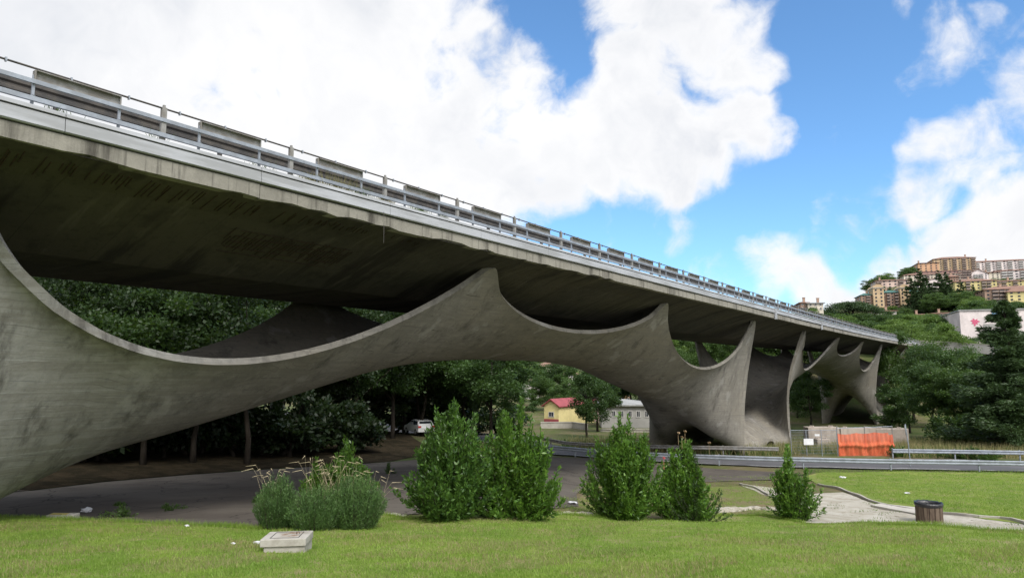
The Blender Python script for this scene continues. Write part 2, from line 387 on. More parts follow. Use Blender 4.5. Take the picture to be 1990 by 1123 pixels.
b = MB(); b.box((0, 0, .43), (.09, .11, .98)); b.box((0.0, 0, .93), (.05, .05, .1)); tp = b.build('post', M['rustpost'], rail); tp_used = False
b = MB(); b.box((0, 0, .34), (.045, .05, .78)); b.add([(.0, -.02, .1), (.0, .02, .1), (.10, -.02, .30), (.10, .02, .30), (0, -.02, .34), (0, .02, .34)], [(0, 2, 4), (1, 5, 3), (0, 1, 3, 2), (2, 3, 5, 4)])
sp = b.build('short_post', M['galv'], rail)
b = MB()                                   # folded sheet panel between two short posts
b.box((0, 0, .16), (.02, 1.60, .19)); b.box((.05, 0, .26), (.10, 1.60, .02)); b.box((.0, -.81, .16), (.12, .03, .22)); b.box((.0, .81, .16), (.12, .03, .22))
pn = b.build('sheet_panel', M['rustpost'], rail)
firsts = {}
def put(proto, loc):
    if proto.name in firsts: return share(proto, loc, rail)
    firsts[proto.name] = 1; proto.location = loc; return proto
for k in range(0, 48):
    yy = P0 + k * PITCHY
    put(tp, (-RL, yy, 5.12 + lift(yy)))
    for q in (.87, 2.50): put(sp, (-RL, yy + q, 5.14 + lift(yy + q)))
    p = put(pn, (-RL, yy + 1.685, 5.70 + lift(yy + 1.7))); p.rotation_euler = (0, 0, 0)
cl = MB(); cl.box((0, 0, 0), (.06, .03, .085)); clo = cl.build('cable_clamp', M['galv'], rail)
for k in range(60):
    yy = P0 + 5 + k * 1.15; put(clo, (-RL, yy, 6.02 + lift(yy)))
# crash barrier at the roadside and one beyond it
def wbeam(b, pts, w_=.31):
    V = []; prof = [(0, -.155), (.045, -.12), (.045, -.06), (0, -.02), (0, .02), (.045, .06), (.045, .12), (0, .155), (-.01, .155), (-.01, -.155)]
    for i, p in enumerate(pts):
        d = (pts[min(i + 1, len(pts) - 1)] - pts[max(i - 1, 0)]).normalized(); sd_ = Vector((d.y, -d.x, 0)).normalized()
        for a, h in prof: V.append(p + sd_ * a + Vector((0, 0, h)))
    n = len(prof); b.add(V, [(i * n + k, i * n + (k + 1) % n, (i + 1) * n + (k + 1) % n, (i + 1) * n + k) for i in range(len(pts) - 1) for k in range(n)])
def barrier(name, pts, hb, lab, group, mat, pm, face=1, step=4.0, beams=(0,), ph=.85):
    root = empty(name, tuple(pts[0]), label=lab, cat='guardrail', group=group); o0 = Vector(pts[0])
    P_ = [Vector(p) - o0 for p in pts]
    b = MB()
    for dz in beams: wbeam(b, [p + Vector((0, 0, hb + dz)) for p in (P_ if face > 0 else P_)])
    b.build('beam', mat, root)
    # posts
    pb = MB(); pb.box((0, 0, ph / 2), (.08, .12, ph)); proto = pb.build('post', pm, root); first = True
    acc = 0; cnt = 0
    for i in range(len(P_) - 1):
        seg = P_[i + 1] - P_[i]; L = seg.length; q = (-acc) % step
        while q < L and cnt < 95:
            loc = P_[i] + seg * (q / L) + Vector((-seg.y, seg.x, 0)).normalized() * .09 * face
            ob = proto if first else proto.copy()
            if not first: COL.objects.link(ob)
            ob.parent = root; ob.location = loc; ob.rotation_euler = (0, 0, math.atan2(seg.y, seg.x)); first = False
            q += step; cnt += 1
        acc += L
    return root
barrier('crash_barrier', [Vector((-17.0, q, 5.0 + lift(q))) for q in np.arange(-6, 180, 6)], 1.18, 'dark steel crash barrier on the viaduct deck behind the edge railing', None, M['darkmetal'], M['darkmetal'], ph=1.2)

# ------------------------------------------------------------------ terrain
def sm(a, b, x):
    t = np.clip((x - a) / (b - a), 0, 1); return t * t * (3 - 2 * t)
def G0(s, d):
    s = np.asarray(s, float); d = np.asarray(d, float)
    dn = np.maximum(d, -8)
    left = np.interp(dn, [-8, 18.6, 20.5, 46, 56, 72], [-.9, -3.9, -4.2, -6.0, -6.6, -7.5])
    left = np.where(d < 18.6, -1.6 - .123 * dn, left)
    right = np.interp(dn, [17.6, 19.0, 21.5, 30, 45.5, 56, 72], [-3.765, -4.15, -4.9, -5.55, -6.6, -6.65, -7.6])
    right = np.where(d < 17.6, -1.6 - .123 * dn, right)
    k = sm(-1, 7, s); near = left * (1 - k) + right * k
    az = np.degrees(np.arctan2(s, np.maximum(d, 1)))
    hill = np.interp(d, [72, 122, 170, 250, 300, 340, 400, 500, 900, 3000], [-7.6, -8.6, 4, 19.5, 27.5, 38, 54, 66, 80, 60])
    flat = np.interp(d, [72, 122, 400, 700, 900, 1300, 3000], [-7.6, -8.6, -7, 8, 26, 52, 60])
    hill = np.minimum(hill, np.interp(az, [20, 22, 24.5, 27, 29, 31, 36], [.05, .072, .085, .10, .122, .147, .152]) * np.maximum(d, 60))
    kh = sm(15, 23, az) ; far = hill * kh + flat * (1 - kh)
    # wooded rise behind the bridge on the left
    lat = -(s * RT.x + d * FW.x)
    far2 = np.where(d < 72, near, far)
    rise = np.clip((lat - 34) / 22, 0, 1) * 2.2 * sm(15, -2, az) * sm(95, 60, d)
    return far2 + rise
def G(s, d):
    z = G0(s, d)
    return z + .03 * np.sin(np.asarray(s) * 1.1 + np.asarray(d) * .7) * np.cos(np.asarray(d) * .9) + .015 * np.sin(np.asarray(s) * 2.7 - np.asarray(d) * 1.9)
def Gw(x, y):
    s, d = SD(x, y); return float(G(s, d))
def gp(px, py, maxd=400):
    """point of the ground seen at a pixel"""
    v, fh = ray(px, py); v = v / fh; k = v.dot(RT)
    d = 3.0
    while d < maxd:
        if v.z * d <= float(G(k * d, d)): break
        d += .05 if d < 60 else .5
    return v * d
rows_d = np.concatenate([np.arange(-60, 0, 4), np.arange(0, 9, 1.0), np.arange(9, 30, .3), np.arange(30, 75, .8), np.arange(75, 420, 5), np.geomspace(420, 3200, 30)])
cu = np.linspace(-1, 1, 181)
SS = cu[None, :] * (56 + 1.15 * np.maximum(rows_d, 0))[:, None]; DD = np.repeat(rows_d[:, None], len(cu), 1)
ZZ = G(SS, DD)
nbig = .8 * np.sin(SS * .043 + 1.3) * np.cos(DD * .037) * sm(130, 200, DD) * 2
ZZ = ZZ + nbig
Vt = np.stack([SS * RT.x + DD * FW.x, SS * RT.y + DD * FW.y, ZZ], -1).reshape(-1, 3)
ix = np.arange(len(rows_d) * len(cu)).reshape(len(rows_d), len(cu))
Ft = np.stack([ix[:-1, :-1], ix[:-1, 1:], ix[1:, 1:], ix[1:, :-1]], -1).reshape(-1, 4)
m_, t, b = material('ground_soil', .95, 0, .1); p = posn(t)
c = t.mix(t.rng(t.noise(p, .22, 6, .65), .42, .60), (.085, .105, .028), (.13, .105, .06))
c = t.mix(t.rng(t.noise(p, 1.7, 6, .7), .48, .68, 0, .8), c, (.17, .15, .10))
c = t.mix(t.rng(t.noise(p, .018, 5, .6), .42, .58, 0, .75), c, (.035, .06, .018))
setc(t, b, c); bump(t, b, t.noise(p, 5, 6, .7), .6, .08); M['soil'] = m_
link('ground', npmesh('ground', Vt, Ft, True), m_).__setitem__('kind', 'structure')

def sheet(name, poly, mat, off, kind='structure', grid=.6):
    """a sheet cut to a plan outline and laid on the terrain"""
    pts = [Vector((p[0], p[1])) for p in poly]; n = len(pts)
    xs = [p.x for p in pts]; ys = [p.y for p in pts]
    rg = random.Random(5); cand = []
    yv = min(ys)
    while yv < max(ys):
        xv = min(xs)
        while xv < max(xs):
            q = (xv + rg.uniform(-.15, .15) * grid, yv + rg.uniform(-.15, .15) * grid)
            ins = False; j = n - 1
            for i in range(n):
                if (pts[i].y > q[1]) != (pts[j].y > q[1]) and q[0] < (pts[j].x - pts[i].x) * (q[1] - pts[i].y) / (pts[j].y - pts[i].y) + pts[i].x: ins = not ins
                j = i
            if ins: cand.append(Vector(q))
            xv += grid
        yv += grid
    allp = pts + cand
    r = delaunay_2d_cdt(allp, [], [list(range(n))], 1, 1e-5)
    V = [(v.x, v.y, Gw(v.x, v.y) + off) for v in r[0]]
    b = MB(); b.add(V, r[2]); o = b.build(name, mat, None, True); o['kind'] = kind; return o
def px_poly(lst, jag=0.0, sub=1):
    out = []; rg = random.Random(9)
    P_ = [gp(*q) for q in lst]
    for i in range(len(P_)):
        a, b_ = P_[i], P_[(i + 1) % len(P_)]
        for k in range(sub):
            q = a.lerp(b_, k / sub)
            out.append((q.x + rg.uniform(-jag, jag), q.y + rg.uniform(-jag, jag)))
    return out
def sd_poly(lst): return [tuple(W(s, d)[:2]) for s, d in lst]

# materials of the ground sheets
m_, t, b = material('lawn_grass', .9, 0, .15); p = posn(t)
c = t.mix(t.rng(t.noise(p, .55, 5, .6), .38, .62), (.135, .20, .035), (.20, .24, .055))
c = t.mix(t.rng(t.noise(p, 1.6, 6, .7), .49, .64, 0, .8), c, (.26, .225, .11))
c = t.mix(t.rng(t.noise(p, 9, 4, .7), .5, .8, 0, .6), c, (.06, .12, .02))
setc(t, b, c); bump(t, b, t.noise(p, 30, 4, .7), .8, .05); M['lawn'] = m_
m_, t, b = material('car_park_asphalt', 1.0, 0, .04); p = posn(t)
c = t.mix(t.rng(t.noise(p, .16, 6, .62), .38, .64), (.092, .080, .070), (.130, .116, .100))
c = t.mix(t.rng(t.noise(t.scale(p, (1, .4, 1)), .8, 6, .7), .55, .68, 0, .7), c, (.06, .055, .05))
c = t.mix(t.rng(t.noise(p, 26, 3, .8), .5, .8, 0, .5), c, (.12, .113, .11))
vo = t.n('ShaderNodeTexVoronoi', feature='DISTANCE_TO_EDGE', inp={'Vector': t.vmath('ADD', p, t.n('ShaderNodeTexNoise', inp={'Vector': p, 'Scale': .9, 'Detail': 4}).outputs[1]).outputs[0], 'Scale': .33}).outputs[0]
c = t.mix(t.rng(vo, .012, .0, 0, .8), c, (.035, .032, .03))
setc(t, b, c); bump(t, b, t.noise(p, 22, 5, .7), .4, .02); M['lot'] = m_
m_, t, b = material('road_asphalt', .95, 0, .08); p = posn(t)
c = t.mix(t.rng(t.noise(p, .3, 5), .4, .6), (.095, .095, .102), (.12, .118, .124)); setc(t, b, c); bump(t, b, t.noise(p, 30, 3), .3, .01); M['road'] = m_
m_, t, b = material('pale_gravel', .95, 0, .1); p = posn(t)
c = t.mix(t.rng(t.noise(p, 1.1, 6, .7), .35, .62), (.46, .43, .37), (.34, .31, .25))
c = t.mix(t.rng(t.noise(t.scale(p, (1, 1, 1)), 3.4, 5, .7), .60, .67, 0, .9), c, (.10, .09, .045))
c = t.mix(t.rng(t.noise(p, 34, 3, .8), .55, .75, 0, .5), c, (.6, .58, .53))
setc(t, b, c); bump(t, b, t.noise(p, 24, 5, .8), .9, .04); M['gravel'] = m_
m_, t, b = material('worn_grass', .95, 0, .1); p = posn(t)
c = t.mix(t.rng(t.noise(p, .5, 6, .7), .42, .58), (.15, .18, .05), (.19, .15, .09))
c = t.mix(t.rng(t.noise(p, 2.6, 6, .7), .5, .66, 0, .7), c, (.10, .15, .035)); setc(t, b, c); bump(t, b, t.noise(p, 20, 5, .8), .8, .05); M['worn'] = m_

# lawn in the foreground
lawn = []
for px, py in [(-250, 1008), (0, 1008), (120, 1012), (250, 1018), (400, 1026), (500, 1033), (620, 1022), (740, 1003), (860, 1012), (1000, 1010), (1060, 1000), (1140, 1006), (1300, 1016), (1400, 1004), (1480, 1004), (1560, 1018), (1700, 1022), (1830, 1026), (1990, 1038), (2300, 1052)]:
    q = gp(px, py); lawn.append((q.x, q.y))
sheet('lawn', [tuple(W(-19, 4)[:2]), tuple(W(-6, -5)[:2]), tuple(W(8, -5)[:2]), tuple(W(22, 4)[:2])] + lawn[::-1], M['lawn'], .05, grid=.5)
sheet('car_park', sd_poly([(-60, 8), (-30, 16), (-16, 19.0)]) + [tuple(gp(*q)[:2]) for q in [(0, 1030), (300, 1036), (500, 1040), (640, 1030), (745, 1004), (900, 995), (1050, 992), (1125, 985), (1120, 962), (1145, 935), (1300, 940), (1400, 936), (1500, 933), (1512, 918), (1400, 912), (1250, 900), (1145, 891), (1000, 888), (860, 890), (760, 898), (640, 906), (500, 914), (350, 925), (200, 938), (60, 955)]] + sd_poly([(-35, 27), (-60, 24)]), M['lot'], .035, grid=.9)
sheet('side_lawn', px_poly([(1592, 944), (1560, 925), (1600, 918), (1750, 917), (1990, 921), (2200, 924), (2300, 960), (2250, 1045), (1990, 1019), (1880, 1004), (1760, 991), (1700, 980), (1660, 962), (1630, 950)], .05, 3), M['lawn'], .03, grid=.9)
sheet('gravel_path', px_poly([(1436, 941), (1500, 948), (1570, 962), (1640, 957), (1690, 976), (1760, 992), (1860, 1002), (1990, 1018), (2250, 1043), (2250, 1085), (1990, 1050), (1860, 1040), (1700, 1040), (1560, 1035), (1540, 1010), (1545, 985), (1500, 966)], .07, 4), M['gravel'], .02, grid=.6)
sheet('worn_ground', px_poly([(1070, 1010), (1120, 975), (1160, 945), (1300, 948), (1440, 945), (1545, 985), (1540, 1012), (1480, 1020), (1300, 1030), (1140, 1020)], .08, 4), M['worn'], .02, grid=.8)
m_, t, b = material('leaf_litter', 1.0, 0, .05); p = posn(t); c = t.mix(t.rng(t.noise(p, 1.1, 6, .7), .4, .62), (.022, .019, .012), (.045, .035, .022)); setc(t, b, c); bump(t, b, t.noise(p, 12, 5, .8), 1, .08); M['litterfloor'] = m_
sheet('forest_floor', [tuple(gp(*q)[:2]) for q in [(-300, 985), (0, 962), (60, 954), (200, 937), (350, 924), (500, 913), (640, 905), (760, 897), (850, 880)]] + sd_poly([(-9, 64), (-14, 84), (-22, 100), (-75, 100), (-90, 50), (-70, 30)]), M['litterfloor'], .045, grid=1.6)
# road
RC = [(90, 38), (60, 45), (36, 49.6), (24, 51.2), (14, 53.8), (6.8, 58), (1.2, 65), (-3, 74), (-8, 84), (-18, 104), (-36, 130), (-70, 165)]
def offs(path, o):
    out = []
    for i, (s, d) in enumerate(path):
        a = path[max(i - 1, 0)]; b_ = path[min(i + 1, len(path) - 1)]
        t_ = Vector((b_[0] - a[0], b_[1] - a[1])).normalized(); out.append((s + t_.y * o, d - t_.x * o))
    return out
def resample(path, k=6):
    out = []; n = len(path)
    for i in range(n - 1):
        p0, p1, p2, p3 = [np.array(path[min(max(j, 0), n - 1)]) for j in (i - 1, i, i + 1, i + 2)]
        for j in range(k):
            u = j / k; out.append(tuple(.5 * (2 * p1 + (p2 - p0) * u + (2 * p0 - 5 * p1 + 4 * p2 - p3) * u * u + (3 * p1 - p0 - 3 * p2 + p3) * u ** 3)))
    out.append(path[-1]); return out
RCs = resample(RC)
nearE = offs(RCs, -3.1); farE = offs(RCs, 3.1)     # negative offset = towards the camera? fixed below
if nearE[12][1] > farE[12][1]: nearE, farE = farE, nearE
def strip(name, A, B, mat, off, kind='structure'):
    b = MB(); V = []
    for (a, c_) in zip(A, B):
        zc = float(G0((a[0] + c_[0]) / 2, (a[1] + c_[1]) / 2))
        for u in (0, .33, .66, 1):
            s, d = a[0] + (c_[0] - a[0]) * u, a[1] + (c_[1] - a[1]) * u; z = max(float(G(s, d)) + .03, zc) + off; V.append(W(s, d, z))
    n = len(A); b.add(V, [(i * 4 + k, i * 4 + k + 1, i * 4 + k + 5, i * 4 + k + 4) for i in range(n - 1) for k in range(3)])
    o = b.build(name, mat, None, True); o['kind'] = kind; return o
strip('road', nearE, farE, M['road'], .05)
M['paint'] = mix2('worn_road_paint', (.55, .55, .53), (.35, .35, .34), 3, .8)
for k_, o_ in enumerate((-2.8, 2.8)):
    A_ = offs(RCs, o_ - .07); B_ = offs(RCs, o_ + .07); strip('road_marking', A_, B_, M['paint'], .058)
def rail_pts(o, i0, i1):
    pts = []
    for s, d in offs(RCs, o)[i0:i1]: pts.append(W(s, d, float(G0(s, d)) + .05))
    return pts
sgn = -1 if offs(RCs, -3.6)[12][1] < RCs[12][1] else 1
barrier('roadside_guardrail', rail_pts(sgn * 3.5, 0, 34)[::-1], .58, 'grey steel guardrail on the near side of the road, beside the grass', 'roadside guardrails', M['galv'], M['galv'], step=5.6, ph=.78)
barrier('roadside_guardrail', rail_pts(-sgn * 3.5, 0, 16)[::-1], .58, 'short pale steel guardrail overgrown by a creeper, right of the orange net', 'roadside guardrails', M['galv'], M['galv'], step=4.5, ph=.78)
barrier('roadside_guardrail', rail_pts(-sgn * 3.5, 20, 46)[::-1], .58, 'brownish steel guardrail on the far side of the road in front of the pier feet', 'roadside guardrails', M['rustpost'], M['rustpost'], step=4.5, ph=.78)

# ------------------------------------------------------------------ foliage
def leafmat(name, a, b_, young=None, trans=.3, rough=.5, scale=.9):
    m_ = bpy.data.materials.new(name); m_.use_nodes = True; t = NT(m_.node_tree); nt = m_.node_tree
    bs = nt.nodes['Principled BSDF']; out = nt.nodes['Material Output']
    p = objc(t); n = t.noise(p, scale, 4, .6); n2 = t.noise(p, 9.0, 2, .6)
    ri = t.n('ShaderNodeObjectInfo').outputs['Random']
    c = t.mix(t.rng(n, .36, .64), a, b_)
    c = t.mix(t.rng(n2, .45, .75, 0, .6), c, young or tuple(min(1, x * 1.6) for x in b_))
    c = t.mix(t.math('MULTIPLY', ri, .45), c, tuple(x * .62 for x in a))
    setc(t, bs, c); bs.inputs['Roughness'].default_value = rough; bs.inputs['Specular IOR Level'].default_value = .35
    tr = nt.nodes.new('ShaderNodeBsdfTranslucent'); nt.links.new(t.mix(.5, c, (.16, .26, .03), 'ADD'), tr.inputs[0])
    mx = nt.nodes.new('ShaderNodeMixShader'); mx.inputs[0].default_value = trans
    nt.links.new(bs.outputs[0], mx.inputs[1]); nt.links.new(tr.outputs[0], mx.inputs[2]); nt.links.new(mx.outputs[0], out.inputs['Surface'])
    return m_
M['leaf'] = leafmat('broad_leaf', (.030, .062, .016), (.050, .098, .024))
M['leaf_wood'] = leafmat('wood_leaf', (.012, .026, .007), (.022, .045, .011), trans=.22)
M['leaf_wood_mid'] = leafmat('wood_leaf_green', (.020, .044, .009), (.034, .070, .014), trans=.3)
M['leaf_bright'] = leafmat('bright_leaf', (.085, .150, .028), (.13, .20, .04))
M['leaf_mid'] = leafmat('mid_leaf', (.045, .088, .020), (.070, .125, .028))
M['needle'] = leafmat('conifer_needle', (.028, .056, .018), (.045, .080, .026), trans=.1)
M['needle_green'] = leafmat('conifer_needle_green', (.040, .085, .030), (.065, .125, .035), trans=.15)
M['laurel'] = leafmat('laurel_leaf', (.050, .115, .016), (.088, .185, .026), (.23, .38, .05), trans=.3, rough=.38, scale=2.2)
M['laurel_dark'] = leafmat('laurel_leaf_dark', (.034, .082, .016), (.058, .125, .022), (.15, .27, .04), trans=.25, rough=.4, scale=2.2)
M['rosemary'] = leafmat('rosemary_leaf', (.055, .115, .030), (.095, .175, .045), (.17, .28, .09), trans=.15, scale=2.5)
M['blade'] = leafmat('grass_blade', (.150, .255, .030), (.225, .325, .048), (.34, .38, .12), trans=.35, rough=.6, scale=.6)
M['dry'] = leafmat('dry_grass', (.30, .25, .12), (.22, .22, .09), (.42, .36, .2), trans=.3, rough=.7, scale=.4)
M['pale_straw'] = mix2('pale_straw', (.55, .47, .30), (.42, .36, .22), 9, .8)
M['leaf_shade'] = leafmat('undergrowth_shade_leaf', (.009, .020, .006), (.017, .034, .009), trans=.15)  # dense shade of the wood put into a darker leaf colour
M['bark'] = mix2('bark', (.035, .029, .023), (.055, .046, .037), 3, .9, 0, .1, .8, bd=.05, vscale=(1, 1, .3))
M['bark_pale'] = mix2('pale_bark', (.20, .18, .15), (.12, .11, .09), 3, .9, 0, .1, .8, bd=.05, vscale=(1, 1, .3))

def rot_frames(n, g):
    d = g.normal(size=(n, 3)); d /= np.linalg.norm(d, axis=1)[:, None]
    e = g.normal(size=(n, 3)); e -= (e * d).sum(1)[:, None] * d; e /= np.linalg.norm(e, axis=1)[:, None]
    return d, e
def leaf_quads(P, D, E, ln, wd):
    """diamond leaves: P base, D direction, E side"""
    n = len(P); ln = np.broadcast_to(ln, n)[:, None]; wd = np.broadcast_to(wd, n)[:, None]
    V = np.stack([P, P + D * ln * .45 + E * wd * .5, P + D * ln, P + D * ln * .45 - E * wd * .5], 1).reshape(-1, 3)
    return V, np.arange(n * 4).reshape(n, 4)
def clump_leaves(C, R, per, size, g, flat=1.0, droop=0.0):
    n = len(C) * per; c = np.repeat(C, per, 0); r = np.repeat(R, per)[:, None]
    d = g.normal(size=(n, 3)); d /= np.linalg.norm(d, axis=1)[:, None]
    rad = g.random(n)[:, None] ** .45
    P = c + d * rad * r * np.array([1, 1, flat]) * g.uniform(.75, 1.2, (n, 1))
    D, E_ = rot_frames(n, g); D = D + d * .5; D[:, 2] -= droop; D /= np.linalg.norm(D, axis=1)[:, None]
    s = size * g.uniform(.6, 1.35, n)
    return leaf_quads(P, D, E_, s, s * .62)
def tree_meshes(name, seed, H, R, trunk_h, n_cl, per, size, shape='round', flat=.8, rt=.16):
    g = np.random.default_rng(seed); C = []; Rr = []
    for i in range(n_cl):
        while True:
            q = g.uniform(-1, 1, 3); l = np.linalg.norm(q)
            if .25 < l < 1: break
        zc = (q[2] + 1) / 2
        if shape == 'round': k = 1.0
        elif shape == 'tall': k = .62 + .5 * math.sin(PI * min(1, zc * 1.05))
        elif shape == 'umbrella': k = 1.0
        else: k = 1
        z = trunk_h + (H - trunk_h) * zc
        if shape == 'umbrella': z = H - (H - trunk_h) * (.25 + .75 * (q[0] ** 2 + q[1] ** 2)) * g.uniform(.6, 1.1)
        C.append((q[0] * R * k, q[1] * R * k, z)); Rr.append(R * g.uniform(.16, .34))
    C = np.array(C); Rr = np.array(Rr)
    V, F_ = clump_leaves(C, Rr, per, size, g, flat)
    crown = npmesh(name + '_crown', V, F_)
    b = MB(); rg = random.Random(seed)
    top = Vector((rg.uniform(-.1, .1) * R, rg.uniform(-.1, .1) * R, trunk_h + (H - trunk_h) * .62))
    tp_ = [Vector((0, 0, -.6)), Vector((rg.uniform(-.15, .15), rg.uniform(-.15, .15), trunk_h * .5)), Vector((rg.uniform(-.3, .3), rg.uniform(-.3, .3), trunk_h)), top]
    b.tube(tp_, [rt * 1.35, rt, rt * .85, rt * .3], 8)
    for i in rg.sample(range(n_cl), min(n_cl, 13)):
        a = tp_[2].lerp(top, rg.uniform(0, .8)); e = Vector(C[i]); m2 = a.lerp(e, .5) + Vector((0, 0, rg.uniform(-.1, .25) * R * .4))
        b.tube([a, m2, e], [rt * .42, rt * .26, rt * .08], 5)
    me = bpy.data.meshes.new(name + '_trunk'); me.from_pydata(b.v, [], b.f); me.polygons.foreach_set('use_smooth', [True] * len(b.f)); me.update()
    return crown, me
TK = {'A': tree_meshes('treeA', 21, 13, 4.2, 3.4, 62, 340, .25, 'round'),
      'B': tree_meshes('treeB', 22, 16, 3.9, 3.2, 66, 340, .25, 'tall'),
      'C': tree_meshes('treeC', 23, 11, 3.6, 2.2, 52, 330, .25, 'round', .7),
      'D': tree_meshes('treeD', 24, 9, 2.6, 2.0, 34, 260, .24, 'tall'),
      'U': tree_meshes('treeU', 25, 11, 5.6, 6.4, 60, 300, .26, 'umbrella', .5, .3),
      'S': tree_meshes('treeS', 26, 4.2, 2.6, .5, 30, 90, .34, 'round')}
def tree(name, kind, loc, h, r, leaf, label, group=None, cat='tree', seed=0, bark='bark'):
    cm, tm = TK[kind]; o = empty(name, loc, (seed * 1.7) % 6.28, label=label, cat=cat, group=group)
    base = {'A': (13, 4.2), 'B': (16, 3.9), 'C': (11, 3.6), 'D': (9, 2.6), 'U': (11, 5.6), 'S': (4.2, 2.6)}[kind]
    sc = (r / base[1], r / base[1], h / base[0])
    for nm, me, mt in (('crown', cm, leaf), ('trunk', tm, bark)):
        c = bpy.data.objects.new(nm, me); COL.objects.link(c); c.parent = o; c.scale = sc
        if not me.materials: me.materials.append(None)
        c.material_slots[0].link = 'OBJECT'; c.material_slots[0].material = M[mt]
    return o
def gz(s, d): return W(s, d, float(G0(s, d)) - .05)
def SDpx(px, d): return ((px - 995) / 1337 * d, d)

rt = random.Random(77)
# dark wood behind the viaduct, tree by tree
row = []
for px in range(-230, 560, 88):
    row.append((px + rt.uniform(-14, 14), 37.2 + rt.uniform(-.8, 1.2) + max(0, px - 200) * .012, 'AC'[px % 2], rt.uniform(10.5, 12.5), rt.uniform(3.4, 4.2)))
for px in range(-190, 640, 62):
    row.append((px + rt.uniform(-16, 16), 46 + rt.uniform(-3, 3) + max(0, (px - 200)) * .018, rt.choice('AAB'), rt.uniform(12.5, 15.5), rt.uniform(3.9, 4.8)))
for px in range(-170, 900, 70):
    row.append((px + rt.uniform(-16, 16), 60 + rt.uniform(-3, 4) + max(0, (px - 300)) * .02, rt.choice('ABB'), rt.uniform(15, 18.5), rt.uniform(4.2, 5.4)))
for px in range(-150, 900, 84):
    row.append((px + rt.uniform(-16, 16), 80 + rt.uniform(-4, 4), rt.choice('AB'), rt.uniform(17, 21), rt.uniform(5.2, 6.6)))
for px in range(0, 880, 110):
    row.append((px, 104 + rt.uniform(-4, 4), 'B', rt.uniform(19, 23), rt.uniform(6.5, 8.2)))
for i, (px, d, k, h, r) in enumerate(row):
    s, d = SDpx(px, d)
    tier = 'front' if d < 56 else 'second' if d < 74 else 'third' if d < 96 else 'last'
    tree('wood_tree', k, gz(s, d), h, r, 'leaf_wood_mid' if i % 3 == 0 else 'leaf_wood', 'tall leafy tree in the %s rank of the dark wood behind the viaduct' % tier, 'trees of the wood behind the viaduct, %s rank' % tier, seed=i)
for i, px in enumerate(range(-140, 700, 36)):
    s, d = SDpx(px + rt.uniform(-12, 12), 36.4 + rt.uniform(-1, 2.5) + max(0, px - 100) * .022)
    tree('undergrowth_bush', 'S', gz(s, d), rt.uniform(2.4, 4.6), rt.uniform(1.9, 2.9), 'leaf_shade', 'dark bush in the undergrowth at the foot of the wood behind the viaduct', 'undergrowth bushes below the wood', 'bush', seed=i + 50)
# trees seen through the arch
arch = [(835, 86, 'S', 4.8, 4.4, 'leaf_shade', 'dark bush on the verge behind the parked white car'), (770, 84, 'S', 5.2, 4.8, 'leaf_shade', 'dark bush at the right end of the wood, left of the white car'), (715, 66, 'S', 4.6, 4.2, 'leaf_shade', 'dark bush under the last tall trees of the wood'), (905, 78, 'S', 4.4, 3.8, 'leaf_wood', 'dark bush under the round roadside tree'), (960, 80, 'S', 3.6, 3.4, 'leaf_wood', 'dark bush behind the bare trunk'), (885, 92, 'A', 11.5, 5.0, 'leaf_wood', 'dark tree in the second rank left of the bare trunk'), (930, 98, 'A', 11.5, 5.2, 'leaf', 'dark tree in the second rank right of the bare trunk'), (700, 58, 'A', 12.5, 4.8, 'leaf_wood', 'dark tree at the right end of the wood behind the arch'), (730, 70, 'B', 15, 5.0, 'leaf_wood', 'tall dark tree at the right end of the wood, second rank'), (870, 84, 'A', 12.5, 5.2, 'leaf_wood', 'dark tree behind the parked white car'), (905, 72, 'A', 12.0, 4.6, 'leaf', 'dark round tree beside the road, furthest left of those seen clear under the arch'),
        (955, 66, 'A', 10.6, 4.2, 'leaf', 'broad dark tree with a bare trunk standing left of the small white house'),
        (822, 68, 'A', 12.5, 4.6, 'leaf', 'dark tree overhanging the parked white car'),
        (765, 62, 'A', 12.5, 4.8, 'leaf', 'dark tree left of the parked white car'),
        (1140, 84, 'D', 8.6, 2.1, 'leaf', 'slender dark tree in front of the yellow house'),
        (1160, 96, 'C', 9.0, 3.2, 'leaf', 'leafy tree between the yellow house and the grey shed'),
        (1040, 150, 'C', 9, 4.2, 'leaf_mid', 'mid green tree behind the yellow house roof, left'),
        (1082, 170, 'C', 12.5, 5.6, 'leaf', 'dark tree in front of the apartment tower'),
        (1110, 140, 'A', 7.6, 4.2, 'leaf_mid', 'low green tree behind the red roof'),
        (1165, 150, 'C', 10.5, 5.0, 'leaf', 'dark tree behind the grey shed, left'),
        (1200, 150, 'A', 9, 5.0, 'leaf', 'dark tree behind the grey shed, right'),
        (1012, 110, 'D', 6.2, 2.6, 'leaf', 'small dark tree below the white house'),
        (1345, 88, 'C', 4.5, 2.4, 'leaf_mid', 'small bushy tree seen under the pier vault'),
        (1420, 96, 'C', 5.5, 3.0, 'leaf', 'dark bushy tree seen between the pier feet')]
for i, (px, d, k, h, r, lf, lab) in enumerate(arch):
    s, d = SDpx(px, d); tree('tree', k, gz(s, d), h, r, lf, lab, seed=i + 120)
